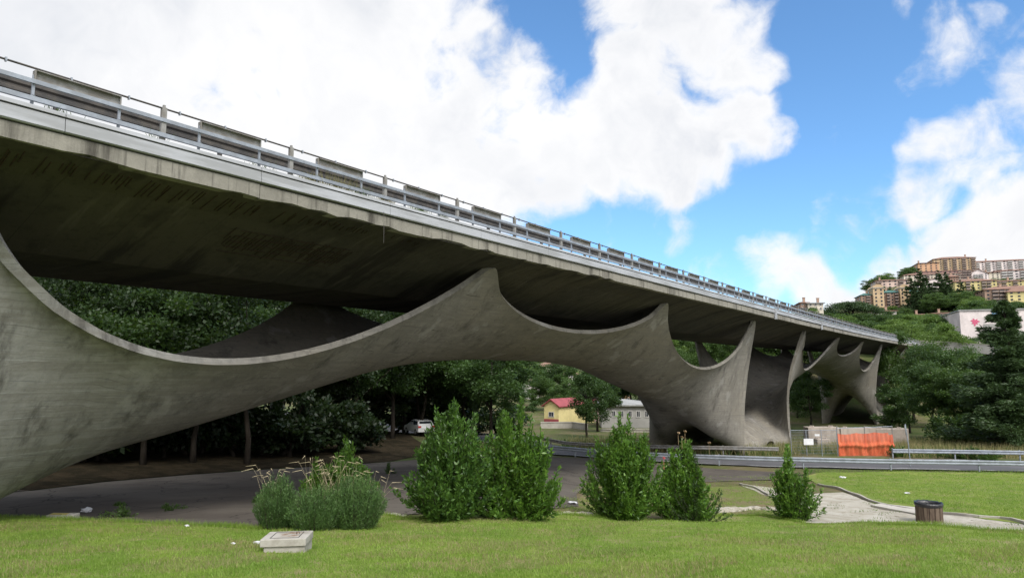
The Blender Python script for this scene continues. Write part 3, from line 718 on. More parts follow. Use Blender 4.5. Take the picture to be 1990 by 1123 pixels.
# belt of trees behind the right-hand spans
for i in range(34):
    px = 1215 + (i % 17) * 27 + rt.uniform(-10, 10); far_ = i >= 17
    d = 150 + rt.uniform(-5, 8) if not far_ else 196 + rt.uniform(-8, 8)
    if 1600 < px and not far_: d = 168
    s, d = SDpx(px, d); z = gz(s, d); px9 = px
    hh = (7.5 if not far_ else 15) + rt.uniform(-1, 2.5) - (z.z + 7) * (.55 if not far_ else .9)
    tree('belt_tree', rt.choice('ACC'), z, max(6, hh + 7), rt.uniform(4.2, 6.0), 'leaf_bright' if i % 3 == 0 else 'leaf_mid', 'green tree in the %s row of the belt seen beneath the right-hand spans' % ('farther' if far_ else 'nearer'), 'tree belt beneath the right-hand spans, %s row' % ('farther' if far_ else 'nearer'), seed=i + 200)
for i, (px, d, k, h, r, lf, lab) in enumerate([
        (1570, 112, 'C', 8.5, 3.6, 'leaf', 'dark tree between the two piers'),
        (1545, 124, 'B', 11, 3.4, 'leaf', 'taller dark tree behind the blade of the second pier'),
        (1598, 128, 'C', 5, 3.0, 'leaf_mid', 'low bush left of the far pier foot'),
        (1642, 150, 'D', 7.2, 2.1, 'leaf_mid', 'weeping green tree framed by the far pier arch'),
        (1768, 118, 'C', 15.5, 5.0, 'leaf_mid', 'tall green tree hiding the far end of the viaduct'),
        (1806, 104, 'A', 12.5, 4.6, 'leaf', 'dark green tree just right of the far end of the viaduct'),
        (1798, 160, 'C', 11.5, 6.0, 'leaf_bright', 'bright yellow green tree above the far end of the viaduct'),
        (1742, 172, 'C', 9, 4.6, 'leaf_bright', 'bright green tree above the deck railing, left of the taller one'),
        (1760, 93, 'C', 7.5, 3.2, 'leaf', 'dark bushy tree beside the far pier, above the concrete wall'),
        (1815, 82, 'A', 9.2, 3.6, 'leaf', 'dark tree behind the long grass, right of the sign pole'),
        (1862, 78, 'C', 9.2, 3.8, 'leaf_mid', 'mid green tree in the middle of the right-hand thicket'),
        (1912, 76, 'C', 9.6, 3.7, 'leaf_mid', 'green tree under the cedar, left side'),
        (1970, 72, 'C', 8.6, 3.4, 'leaf', 'dark tree under the cedar, right side'),
        (2035, 72, 'A', 10.6, 4.2, 'leaf', 'dark tree past the cedar at the right edge of the thicket'),
        (2100, 74, 'A', 11.5, 4.4, 'leaf', 'large dark tree right of the cedar'),
        (1850, 104, 'A', 12.2, 4.8, 'leaf', 'dark tree in the second row of the right-hand thicket'),
        (1905, 108, 'B', 11.0, 4.2, 'leaf', 'tall dark tree behind the thicket, left of the cedar'),
        (1840, 70, 'S', 3.2, 2.4, 'leaf', 'low dark bush at the edge of the long grass, left'),
        (1900, 69, 'S', 3.4, 2.4, 'leaf_mid', 'low green bush at the edge of the long grass, middle'),
        (1955, 67, 'S', 3.0, 2.4, 'leaf_mid', 'low green bush at the edge of the long grass, right'),
        (1720, 100, 'S', 3.4, 2.8, 'leaf', 'dark low bush at the foot of the far pier')]):
    s, d = SDpx(px, d); tree('tree', k, gz(s, d), h, r, lf, lab, seed=i + 300)

def conifer(name, loc, H, R, leaf, label, seed, layers=15, per=5, dens=1.0, group=None, lw=.10):
    g = np.random.default_rng(seed); rg = random.Random(seed); o = empty(name, loc, 0, label=label, cat='tree', group=group)
    b = MB(); b.tube([(0, 0, -.6), (.1, 0, H * .5), (0, 0, H * .98)], [R * .075, R * .05, .03], 7); P = []; Dd = []
    for i in range(layers):
        u = i / (layers - 1); z = H * (.08 + .9 * u); rr = R * (1 - u) ** .75 * rg.uniform(.7, 1.15) + .25
        for k in range(per):
            a = rg.uniform(0, 2 * PI); rr2 = rr * rg.uniform(.6, 1.12); e = Vector((math.cos(a) * rr2, math.sin(a) * rr2, z + rr * rg.uniform(-.22, .30))); s0 = Vector((0, 0, z))
            b.tube([s0, s0.lerp(e, .5) + Vector((0, 0, -.05 * rr)), e], [.05 + .02 * rr, .04, .012], 4)
            n = int(dens * (60 + rr * 95)); tt = g.random(n) ** .7; q = np.array(s0) + (np.array(e) - np.array(s0)) * tt[:, None]
            side = np.array([-math.sin(a), math.cos(a), 0]); wv_ = (1 - tt * .6) * rr * .26
            q = q + side * (g.uniform(-1, 1, n) * wv_)[:, None]; q[:, 2] += g.uniform(-.34, .24, n) * (.5 + rr * .18)
            dd = np.array(e - s0)[None] / rr + side * g.normal(0, .8, (n, 1)) + g.normal(0, .35, (n, 3)); P.append(q); Dd.append(dd)
    P = np.vstack(P); D = np.vstack(Dd); D /= np.linalg.norm(D, axis=1)[:, None]; _, E_ = rot_frames(len(P), g)
    V, F_ = leaf_quads(P, D, E_, g.uniform(.2, .5, len(P)), lw)
    link('crown', npmesh('conifer_crown', V, F_), M[leaf], o); b.build('trunk', M['bark'], o, True)
    return o
s, d = SDpx(1962, 62); conifer('cedar_tree', gz(s, d), 13.6, 5.2, 'needle', 'dark cedar with layered branches in front of the white building', 5, 26, 7, 1.3)
s, d = SDpx(2045, 66); conifer('cedar_tree', gz(s, d), 12.5, 5.0, 'needle_green', 'second cedar, cut by the right edge of the view', 6, 24, 6, 1.3)

# ------------------------------------------------------------------ shrubs on the lawn
def laurel(loc, H, Wd, n, label, seed, spiky=.5, name='laurel_shrub', leaf='laurel', ll=.135, group='laurel shrubs along the lawn edge', gap=0.0):
    g = np.random.default_rng(seed); rg = random.Random(seed); o = empty(name, loc, 0, label=label, cat='shrub', group=group)
    b = MB(); P = []; D = []; Sz = []
    subs = []
    for i in range(max(6, n // 14)):
        a = rg.uniform(0, 2 * PI); u = math.sqrt(rg.random()); hh = H * (1 - .20 * u * u) * rg.choice([rg.uniform(.55, .8), rg.uniform(.74, 1.0)])
        subs.append((a, u, hh, rg.uniform(.20, .34)))
    subs[0] = (subs[0][0], .12, H, .24)
    for i in range(n):
        a, u, hh, sr = subs[i % len(subs)]
        bx, by = math.cos(a) * u * Wd / 2 * .78, math.sin(a) * u * Wd / 2 * .78
        lead = rg.random() < .3; f = rg.uniform(.82, 1.0) if lead else rg.uniform(.16, .86)
        spread = sr * Wd * .62 * (math.sin(PI * min(.96, f * .75 + .18)) + .12) * (1.0 if not lead else .55)
        b2 = rg.uniform(0, 2 * PI); s1 = rg.random() ** .5
        wide = .80 + .34 * math.sin(PI * min(1, f * 1.05 + .05))
        e = Vector((bx * wide + math.cos(b2) * spread * s1, by * wide + math.sin(b2) * spread * s1, hh * f))
        s0 = Vector((bx * .35, by * .35, hh * max(0, f - .55) * .9))
        m2 = s0.lerp(e, .5) + Vector((e.x, e.y, 0)) * .10
        b.tube([s0, m2, e], [.014, .009, .003], 3, cap=False)
        ln_ = (e - s0).length; k = int(ln_ * 58); tt = g.uniform(.08, 1.0, k)
        A, B_, C_ = np.array(s0), np.array(m2), np.array(e)
        q = ((1 - tt) ** 2)[:, None] * A + (2 * tt * (1 - tt))[:, None] * (2 * B_ - (A + C_) / 2) + (tt ** 2)[:, None] * C_
        dr = (C_ - B_) / np.linalg.norm(C_ - B_); dd = dr * g.uniform(.5, 1.2, (k, 1)) + g.normal(0, .55, (k, 3)); dd[:, 2] += .15
        P.append(q + g.normal(0, .022, (k, 3))); D.append(dd); Sz.append(ll * g.uniform(.6, 1.25, k))
    P = np.vstack(P); D = np.vstack(D); D /= np.linalg.norm(D, axis=1)[:, None]; _, E_ = rot_frames(len(P), g); Sz = np.concatenate(Sz)
    E_ = np.cross(D, E_); E_ /= np.linalg.norm(E_, axis=1)[:, None]
    V, F_ = leaf_quads(P, D, E_, Sz, Sz * .38)
    link('foliage', npmesh('shrub_leaves', V, F_), M[leaf], o); b.build('stems', M['bark'], o)
    return o
def put_shrub(px, py_base, py_top, wpx, n, label, seed, D=None, **kw):
    wpx *= 1.16; q = gp(px, py_base) if D is None else None
    if q is None: s, d = SDpx(px, D); q = W(s, d, float(G(s, d)))
    dd = q.dot(FW); top = atD(px, py_top, dd).z
    return laurel(Vector((q.x, q.y, q.z)), top - q.z, wpx / FPX * dd, n, label, seed, **kw)
put_shrub(872, 1014, 762, 178, 560, 'largest laurel shrub, broad and dark, leftmost of the tall row', 1, leaf='laurel_dark')
put_shrub(1006, 1012, 770, 165, 460, 'tall laurel shrub with a loose spiky top, touching the largest shrub', 2)
put_shrub(1207, 1013, 796, 136, 420, 'dense bright laurel shrub standing alone in the middle', 3)
put_shrub(1331, 1016, 852, 108, 300, 'smaller laurel shrub in front of the rose bush', 4)
put_shrub(1543, 1011, 860, 98, 170, 'slim spiky laurel shrub at the edge of the gravel path', 5)
put_shrub(672, 985, 848, 118, 240, 'laurel shrub rising behind the rosemary clumps', 6)
put_shrub(610, 990, 882, 60, 60, 'thin young laurel behind the rosemary, left of the taller one', 7)
def rosemary(px, py, py_top, wpx, label, seed, n=520):
    q = gp(px, py); dd = q.dot(FW); H = (atD(px, py_top, dd).z - q.z); R = wpx / FPX * dd / 2 * 1.12
    g = np.random.default_rng(seed); o = empty('rosemary_shrub', q, 0, label=label, cat='shrub', group='rosemary clumps on the lawn edge'); P = []; D = []
    b = MB()
    for i in range(n):
        a = g.uniform(0, 2 * PI); u = math.sqrt(g.random()); x, y = math.cos(a) * u * R * .95, math.sin(a) * u * R * .95
        h = H * (1 - .5 * u ** 2.2) * g.uniform(.72, 1.08); s0 = np.array([x * .62, y * .62, H * .0]); e = np.array([x * 1.12, y * 1.12, h])
        k = int(h * 75); tt = g.uniform(.12, 1, k); P.append(s0 + (e - s0) * tt[:, None] + g.normal(0, .012, (k, 3)))
        dd_ = (e - s0) / np.linalg.norm(e - s0) + g.normal(0, .42, (k, 3)); D.append(dd_)
        if i % 4 == 0: b.tube([s0, e], [.008, .003], 3, cap=False)
    P = np.vstack(P); D = np.vstack(D); D /= np.linalg.norm(D, axis=1)[:, None]; _, E_ = rot_frames(len(P), g)
    V, F_ = leaf_quads(P, D, E_, g.uniform(.04, .085, len(P)), .012)
    link('foliage', npmesh('rosemary_leaves', V, F_), M['rosemary'], o); b.build('stems', M['bark'], o)
rosemary(537, 1030, 925, 76, 'rosemary clump furthest left, narrow', 31, 380)
rosemary(612, 1032, 945, 92, 'middle rosemary clump, paler and lower', 32, 420)
rosemary(688, 1030, 922, 104, 'rosemary clump furthest right, widest and darkest', 33, 620)
def feather(pxs, py, hh, label, seed, n=26, name='feather_grass', sp=.5):
    g = random.Random(seed); q = gp(pxs, py); o = empty(name, q, 0, label=label, cat='grass'); b = MB(); h_ = MB()
    for i in range(n):
        x, y = g.gauss(0, sp), g.gauss(0, sp * .5); a = g.uniform(0, 6.28); H = hh * g.uniform(.7, 1.15); l = g.uniform(.15, .6)
        p = [Vector((x, y, 0)), Vector((x + math.cos(a) * l * .3, y + math.sin(a) * l * .3, H * .6)), Vector((x + math.cos(a) * l, y + math.sin(a) * l, H)), Vector((x + math.cos(a) * l * 1.6, y + math.sin(a) * l * 1.6, H * .97))]
        b.tube(p[:3], [.003, .0025, .002], 3, cap=False); h_.tube(p[2:], [.009, .003], 4)
    b.build('stalks', M['pale_straw'], o); h_.build('seed_heads', M['pale_straw'], o)
feather(640, 1005, 1.6, 'pale feathery seed heads above the middle of the rosemary', 3, 44, sp=.45)
feather(520, 1010, 1.3, 'few arching seed heads at the left of the rosemary', 4, 18, sp=.2)
feather(728, 1010, 1.15, 'arching seed heads at the right of the rosemary', 5, 14, sp=.14)
# rose bush
q = W(*SDpx(1345, 23.5), float(G(*SDpx(1345, 23.5))))
rose = laurel(q, 2.35, 2.3, 70, 'thin rose bush with a pink bloom behind the two small laurels', 8, name='rose_bush', leaf='leaf', ll=.08, group=None)
M['petal'] = mix2('pink_petal', (.75, .16, .18), (.8, .3, .3), 20, .6); M['faded'] = mix2('faded_bloom', (.45, .33, .2), (.3, .2, .12), 20, .8)
for (px, py, mt) in ((1290, 891, 'petal'), (1318, 843, 'faded'), (1331, 840, 'faded'), (1325, 851, 'faded'), (1378, 862, 'faded')):
    c_ = atD(px, py, 23.3) - q; b = MB(); rg = random.Random(px)
    for k in range(14):
        a = rg.uniform(0, 6.28); e_ = rg.uniform(.1, 1.3); dv = Vector((math.cos(a) * math.cos(e_), math.sin(a) * math.cos(e_), math.sin(e_))); u = dv.cross(Vector((.3, .2, .9))).normalized() * .04
        b.add([c_, c_ + dv * .04 + u, c_ + dv * .085, c_ + dv * .04 - u], [(0, 1, 2, 3)])
    b.tube([c_ - Vector((0, 0, .35)), c_], [.006, .006], 3); b.build('bloom', M[mt], rose)

# ------------------------------------------------------------------ grass blades
def blades(name, pts, hmin, hmax, wd_, mat, seed, lean=.5, kind='stuff', label=None):
    g = np.random.default_rng(seed); n = len(pts); P = np.array(pts)
    a = g.uniform(0, 2 * PI, n); h = g.uniform(hmin, hmax, n); l = h * g.uniform(0, lean, n); b2 = g.uniform(0, 2 * PI, n)
    sx = np.stack([np.cos(a), np.sin(a), np.zeros(n)], 1) * (wd_ * g.uniform(.6, 1.3, n))[:, None]
    tip = P + np.stack([np.cos(b2) * l, np.sin(b2) * l, h], 1)
    V = np.stack([P - sx, P + sx, tip], 1).reshape(-1, 3); F_ = np.arange(n * 3).reshape(n, 3)
    o = link(name, npmesh(name, V, F_), M[mat]); o['kind'] = kind
    if label: o['label'] = label
    return o
def scatter_sd(n, d0, d1, seed, pxm=(-60, 2050), pw=1.4, keep=None, z=.05):
    g = np.random.default_rng(seed); d = d0 + (d1 - d0) * g.random(n) ** pw; px = g.uniform(pxm[0], pxm[1], n); s = (px - 995) / 1337 * d
    if keep is not None: k = keep(s, d, px); s, d = s[k], d[k]
    zz = G(s, d) + z; return np.stack([s * RT.x + d * FW.x, s * RT.y + d * FW.y, zz], 1)
poly_l = [SD(*p_) for p_ in lawn]; lx = np.array([p_[0] for p_ in poly_l]); ly = np.array([p_[1] for p_ in poly_l]); o_ = np.argsort(lx); lx = lx[o_]; ly = ly[o_]
def on_lawn(s, d, px): return d < np.interp(s, lx, ly) - .03
def patchy(s, d):
    return np.sin(s * 1.3 + 2 * np.sin(d * .8)) * np.cos(d * 1.7 + 1.5 * np.sin(s * .6))
blades('lawn_blades', scatter_sd(330000, 7.6, 20.5, 1, pw=1.25, keep=lambda s, d, px: on_lawn(s, d, px) & (np.random.default_rng(9).random(len(s)) > (.32 + .34 * patchy(s, d) + .22 * patchy(s * 2.7 + 3, d * 3.1)))), .02, .062, .006, 'blade', 2, .9)
blades('lawn_blades', scatter_sd(120000, 7.6, 20.5, 4, pw=1.25, keep=lambda s, d, px: on_lawn(s, d, px) & (patchy(s + 5, d) + .5 * patchy(s * 2.3, d * 2.9) > .18)), .03, .09, .005, 'dry', 5, .9)
g_ = np.random.default_rng(33); edge = []
for i in range(24000):
    k = g_.integers(0, len(lawn) - 1); u = g_.random(); a_, b_ = lawn[k], lawn[k + 1]
    x = a_[0] + (b_[0] - a_[0]) * u + g_.normal(0, .07); y = a_[1] + (b_[1] - a_[1]) * u + g_.normal(0, .07); edge.append((x, y, Gw(x, y) + .03))
blades('lawn_edge_tufts', edge, .05, .16, .006, 'blade', 6, .8)
def sidekeep(s, d, px): return (d > np.interp(px, [1550, 1600, 1680, 1760, 1990, 2100], [46, 39, 32, 28.5, 24, 23])) & (px > 1575)
blades('side_lawn_blades', scatter_sd(60000, 23, 47.5, 12, (1575, 2080), 1.2, sidekeep), .04, .09, .010, 'blade', 13, .8)
blades('long_dry_grass', scatter_sd(30000, 54, 76, 14, (930, 2080), 1.0, lambda s, d, px: (s > 6) & ~((px > 1545) & (px < 1745) & (d < 58)) & (np.abs(np.interp(s, [p_[0] for p_ in RCs[::-1]], [p_[1] for p_ in RCs[::-1]]) - d) > 4.4)), .35, 1.05, .025, 'dry', 15, .5)
blades('long_green_grass', scatter_sd(26000, 54, 80, 16, (930, 2080), 1.0, lambda s, d, px: (s > 5) & ~((px > 1545) & (px < 1745) & (d < 58)) & (np.abs(np.interp(s, [p_[0] for p_ in RCs[::-1]], [p_[1] for p_ in RCs[::-1]]) - d) > 4.3) & (patchy(s * .2, d * .3) > -.2)), .25, .8, .03, 'leaf_mid', 17, .5)
blades('path_weeds', scatter_sd(9000, 19, 30, 18, (1440, 2050), 1.0, lambda s, d, px: patchy(s * 1.9, d * 1.9) > .62), .03, .12, .008, 'leaf_bright', 19, .9)
blades('worn_grass_tufts', scatter_sd(26000, 18.5, 44, 20, (1060, 1560), 1.3, lambda s, d, px: (px > 1060 + (d - 19) * 4) & (px < 1560 - (d - 19) * 2) & (patchy(s * .9, d * .6) > -.35)), .03, .09, .008, 'blade', 21, .9)

# ------------------------------------------------------------------ buildings
def plaster(name, c, c2=None):
    M[name] = mix2(name, c, c2 or tuple(x * .82 for x in c), .25, .9, 0, .15, .15, world=True)
plaster('wall_peach', (.66, .50, .43)); plaster('wall_orange', (.66, .40, .25)); plaster('wall_yellow', (.68, .58, .28)); plaster('wall_cream', (.70, .63, .52))
plaster('wall_white', (.78, .69, .67)); plaster('wall_brick', (.42, .29, .22)); plaster('wall_ochre', (.58, .43, .27)); plaster('wall_brown', (.30, .20, .15)); plaster('wall_grey', (.36, .35, .33)); plaster('wall_pink', (.44, .30, .29))
M['roof_tile'] = mix2('roof_tiles', (.27, .16, .12), (.20, .12, .09), .8, .9, world=True, vscale=(1, 1, 3))
M['roof_green'] = mix2('green_roof', (.06, .14, .12), (.08, .18, .15), .8, .7, world=True)
M['roof_red'] = mix2('red_metal_roof', (.32, .075, .08), (.26, .06, .065), .5, .6, world=True)
M['roof_grey'] = mix2('grey_sheet_roof', (.34, .34, .33), (.26, .26, .25), .5, .7, world=True)
m_, t, b = material('window_glass', .12, 0, .6); setc(t, b, (.028, .033, .042)); M['glass'] = m_
M['balc'] = mix2('balcony_panel', (.34, .27, .23), (.24, .19, .17), .6, .85, world=True)
M['balc_w'] = mix2('pale_balcony_panel', (.60, .58, .56), (.5, .48, .46), .6, .85, world=True)
def house(name, label, x0, x1, ytop, ybase, D, cols, floors, wall, roof='tile', depth=11, group=None, cat='building', balc=None, gable=None, wfrac=(.34, .5), rotz=0.0, hip=True, chim=1, overhang=.5, side_wall=None, sink=2.0, band=None):
    s0, s1 = (x0 - 995) / 1337 * D, (x1 - 995) / 1337 * D; wd_ = abs(s1 - s0); hb = atD(x0, ybase, D).z; ht = atD(x0, ytop, D).z
    roofh = 0 if roof == 'flat' else min(2.2, (ht - hb) * .16) if gable is None else gable
    H = ht - hb - roofh; c0 = W((s0 + s1) / 2, D, hb); azv = math.atan2((s0 + s1) / 2, D)
    o = empty(name, c0, TH - azv * .55 + rotz, label=label, cat=cat, group=group)
    wd_ *= 1.0
    b = MB(); b.box((0, depth / 2, (H - sink) / 2), (wd_, depth, H + sink))
    if roof in ('tile', 'red', 'grey_g') and gable is not None:   # gable triangles facing the viewer
        b.add([(-wd_ / 2, .0, H), (wd_ / 2, 0, H), (0, 0, H + roofh), (-wd_ / 2, depth, H), (wd_ / 2, depth, H), (0, depth, H + roofh)], [(0, 1, 2), (4, 3, 5)])
    wl = b.build('wall', M[wall], o)
    rm = {'tile': 'roof_tile', 'green': 'roof_green', 'red': 'roof_red', 'grey': 'roof_grey', 'flat': 'roof_grey', 'grey_g': 'roof_grey'}[roof]
    b = MB(); w2 = wd_ / 2 + overhang; y0, y1 = -overhang, depth + overhang
    if roof == 'flat': b.box((0, depth / 2, H + .15), (wd_ + .5, depth + .5, .3))
    elif gable is not None:
        for sgn_ in (-1, 1): b.add([(0, y0, H + roofh + .12), (0, y1, H + roofh + .12), (sgn_ * w2, y1, H - .05), (sgn_ * w2, y0, H - .05), (0, y0, H + roofh - .05), (0, y1, H + roofh - .05), (sgn_ * w2, y1, H - .2), (sgn_ * w2, y0, H - .2)], [(0, 1, 2, 3), (7, 6, 5, 4), (0, 3, 7, 4), (1, 5, 6, 2), (2, 6, 7, 3)])
    else:
        i_ = min(w2, depth / 2) * .9 if hip else 0
        b.add([(-w2, y0, H - .05), (w2, y0, H - .05), (w2, y1, H - .05), (-w2, y1, H - .05), (-w2 + i_, depth / 2, H + roofh), (w2 - i_, depth / 2, H + roofh), (-w2, y0, H - .25), (w2, y0, H - .25), (w2, y1, H - .25), (-w2, y1, H - .25)],
              [(0, 1, 5, 4), (2, 3, 4, 5), (1, 2, 5), (3, 0, 4), (6, 7, 1, 0), (7, 8, 2, 1), (8, 9, 3, 2), (9, 6, 0, 3), (9, 8, 7, 6)])
    ro = b.build('roof', M[rm], o)
    rg = random.Random(int(x0 * 7 + ytop))
    for k in range(chim):
        cb = MB(); cx_ = rg.uniform(-.35, .35) * wd_; cb.box((cx_, depth * .4, H + roofh * .6 + .6), (.7, .7, 1.6)); cb.box((cx_, depth * .4, H + roofh * .6 + 1.45), (.9, .9, .12)); cb.build('chimney', M['wall_brick'], ro)
    # windows
    cw = wd_ / cols; fh = H / floors; ww, wh = cw * wfrac[0], fh * wfrac[1]
    wm = MB(); wm.box((0, .0, 0), (ww, .08, wh)); me = None; cnt = 0
    fm = MB()
    for f in range(floors):
        for c in range(cols):
            if cnt >= 98: break
            bal = balc and c in balc
            loc = (-wd_ / 2 + cw * (c + .5), -.02, fh * (f + .52))
            if me is None: wo = wm.build('window', M['glass'], o); me = wo.data; wo.location = loc
            else: wo = bpy.data.objects.new('window', me); COL.objects.link(wo); wo.parent = o; wo.location = loc
            if bal: wo.scale = (cw * .8 / ww, 1, 1.25)
            cnt += 1
    if balc:
        bm2 = None
        for c in balc:
            for f in range(floors):
                loc = (-wd_ / 2 + cw * (c + .5), -.62, fh * (f + .22))
                if bm2 is None:
                    q = MB(); q.box((0, 0, -fh * .12), (cw * .92, 1.2, .16)); q.box((0, -.56, fh * .06), (cw * .92, .08, fh * .34)); q.box((-cw * .44, 0, fh * .06), (.08, 1.1, fh * .34)); q.box((cw * .44, 0, fh * .06), (.08, 1.1, fh * .34))
                    bo = q.build('balcony', M['balc' if wall not in ('wall_white',) else 'balc_w'], o); bm2 = bo.data; bo.location = loc
                else:
                    bo = bpy.data.objects.new('balcony', bm2); COL.objects.link(bo); bo.parent = o; bo.location = loc
    if floors <= 3 and wfrac[0] > .01:
        fr_ = MB(); t_ = .09
        for a_, b2_ in (((0, 0, -wh / 2), (ww + .2, .14, t_)), ((0, 0, wh / 2), (ww + .1, .12, t_)), ((-ww / 2, 0, 0), (t_, .12, wh)), ((ww / 2, 0, 0), (t_, .12, wh)), ((0, -.0, 0), (.05, .1, wh))): fr_.box(a_, b2_)
        fo = fr_.build('frame', M['balc_w'], None); fme = fo.data; bpy.data.objects.remove(fo)
        for c_ in [c_ for c_ in o.children if c_.name.startswith('window')]:
            q_ = bpy.data.objects.new('frame', fme); COL.objects.link(q_); q_.parent = c_
    # side windows
    for f in range(floors):
        for k in range(2):
            wo = bpy.data.objects.new('window', me); COL.objects.link(wo); wo.parent = o; wo.location = (-wd_ / 2 - .02, depth * (.3 + .4 * k), fh * (f + .52)); wo.rotation_euler = (0, 0, PI / 2); wo.scale = (min(1, 1.6 / ww), 1, 1)
    if band: bb = MB(); bb.box((0, -.03, band[1] / 2), (wd_ + .04, .05, band[1])); bb.build('base_band', M[band[0]], o)
    return o
AP = 'apartment_building'
house(AP, 'tall ochre and brown apartment block, highest on the hill, under a dark tiled roof', 1836, 1908, 495, 536, 400, 9, 8, 'wall_ochre', 'tile', 16, balc=(2, 4, 6, 8))
house(AP, 'small orange block attached left of the tall ochre block', 1802, 1838, 507, 528, 404, 4, 4, 'wall_orange', 'tile', 14)
house(AP, 'long white and blue apartment block at the top right of the hill', 1910, 2020, 502, 532, 402, 12, 6, 'wall_white', 'tile', 14, balc=(1, 3, 5, 7, 9, 11))
house(AP, 'white gabled block just below the tall ochre block', 1900, 1934, 523, 545, 372, 4, 4, 'wall_white', 'tile', 12, gable=2.6, balc=(1, 2))
house(AP, 'white block with brown balconies at the right edge, third tier', 1956, 2030, 521, 545, 372, 7, 4, 'wall_white', 'tile', 12, balc=(1, 2, 4, 5))
house(AP, 'narrow pale block with a tiled roof between the white gabled block and the right edge', 1934, 1958, 526, 545, 374, 3, 4, 'wall_cream', 'tile', 12)
house(AP, 'very long pale block with red brown tiled roof across the middle of the hill', 1776, 1874, 527, 560, 352, 13, 6, 'wall_cream', 'tile', 13, balc=(3, 5, 8, 10, 12))
house(AP, 'long low block with maroon upper storey right behind the very long pale block', 1800, 1896, 523, 545, 362, 12, 4, 'wall_pink', 'tile', 12, balc=(9, 10, 11))
house(AP, 'peach apartment block at the left end of the upper row', 1717, 1776, 540, 566, 342, 6, 4, 'wall_peach', 'tile', 13, balc=(0, 4))
house(AP, 'white gabled block with maroon stripes in front of the long pale block', 1795, 1862, 541, 574, 330, 7, 6, 'wall_white', 'tile', 12, gable=2.4, balc=(1, 3, 6))
house(AP, 'maroon striped slab standing right of the white gabled block', 1862, 1876, 530, 574, 333, 3, 8, 'wall_brown', 'tile', 12)
house(AP, 'bright yellow apartment block with dark balconies, middle right', 1875, 1946, 539, 580, 308, 8, 6, 'wall_yellow', 'tile', 12, balc=(2, 5, 6))
house(AP, 'low yellow block right of the bright yellow one', 1946, 2020, 541, 566, 310, 8, 4, 'wall_yellow', 'tile', 12, balc=(1, 2, 4))
house(AP, 'brick brown block with a yellow side at the right edge, nearest of the hill', 1936, 2040, 552, 604, 262, 9, 6, 'wall_brick', 'tile', 13, balc=(1, 2, 3))
house(AP, 'yellow side wing against the brick brown block at the right edge', 1978, 2040, 558, 604, 258, 5, 6, 'wall_yellow', 'tile', 6)
gl = 'brick block with a green roof among the dark firs, %s'
for i, (a_, b_, y_) in enumerate(((1684, 1708, 567), (1726, 1762, 561), (1776, 1796, 560))):
    house(AP, gl % ('left wing', 'middle wing', 'right wing')[i], a_, b_, y_, 603, 298, 5 if i == 1 else 3, 6, 'wall_brick', 'green', 12, balc=(1, 3) if i == 1 else (1,))
for i, (a_, b_) in enumerate(((1708, 1727), (1761, 1777))):
    o = house(AP, 'rounded brick stair tower joining the green roofed wings, %s one' % ('left', 'right')[i], a_, b_, 560, 603, 295, 2, 6, 'wall_ochre', 'flat', 12, chim=0)
    H_ = atD(a_, 560, 295).z - atD(a_, 603, 295).z; wv_ = (b_ - a_) / 1337 * 295; q = MB(); pr = [(math.cos(PI * k / 10) * wv_ / 2, math.sin(PI * k / 10) * 1.8) for k in range(11)]
    q.add([(x, .05, H_ + z) for x, z in pr] + [(x, 11.9, H_ + z) for x, z in pr], [tuple(range(10, -1, -1)), tuple(range(11, 22))] + [(k, k + 1, k + 12, k + 11) for k in range(10)]); q.build('barrel_roof', M['wall_ochre'], o)
house('house', 'small white house with red roof below the green roofed brick blocks', 1703, 1748, 601, 617, 250, 5, 2, 'wall_white', 'tile', 9)
house('house', 'long low terrace with orange roof halfway up the hill, left part', 1776, 1824, 608, 622, 255, 5, 1, 'wall_brick', 'tile', 9)
house('house', 'long low terrace with orange roof halfway up the hill, right part', 1824, 1888, 605, 620, 252, 6, 1, 'wall_peach', 'tile', 9)
house('house', 'brown roofed house peeking over the deck railing left of the umbrella pine', 1578, 1606, 585, 604, 212, 3, 2, 'wall_cream', 'grey', 9)
house('house', 'brick house edge behind the deck railing, farther left', 1563, 1577, 584, 604, 214, 2, 2, 'wall_brick', 'tile', 8)
# white building with a pink mark and a small blue sign
wb = house('commercial_building', 'large plain white building with a pink emblem and a blue sign behind the cedar', 1888, 2060, 602, 668, 168, 3, 1, 'wall_white', 'flat', 18, chim=0, wfrac=(.001, .001))
for c_ in list(wb.children):
    if c_.name.startswith('window'): bpy.data.objects.remove(c_)
M['pink'] = mix2('pink_paint', (.62, .10, .20), (.6, .14, .22), 4, .6); M['bluesign'] = mix2('blue_sign_paint', (.16, .30, .45), (.2, .34, .5), 4, .6)
def on_wall(px, py): p_ = atD(px, py, 168); loc = wb.matrix_basis.inverted() @ p_; return loc.x, loc.z
ex, ez = on_wall(1901, 624); b = MB()
pr = []
for k in range(48):
    a = 2 * PI * k / 48; r = .75 + .12 * math.sin(3 * a + .6) + .20 * math.sin(7 * a + 1) + .09 * math.sin(16 * a); pr.append((ex + math.cos(a) * r, -.05, ez + math.sin(a) * r))
b.add(pr, [tuple(range(48))]); b.add([(x, -.01, z) for x, _, z in pr], [tuple(range(47, -1, -1))]); b.build('emblem', M['pink'], wb)
ex, ez = on_wall(1942, 611); b = MB(); b.box((ex, -.06, ez), (2.6, .1, 1.5)); b.build('sign', M['bluesign'], wb)
b = MB(); ex, ez = on_wall(1950, 632); b.box((ex, -.05, ez), (8, .06, .9)); b.build('dark_band', M['wall_grey'], wb)
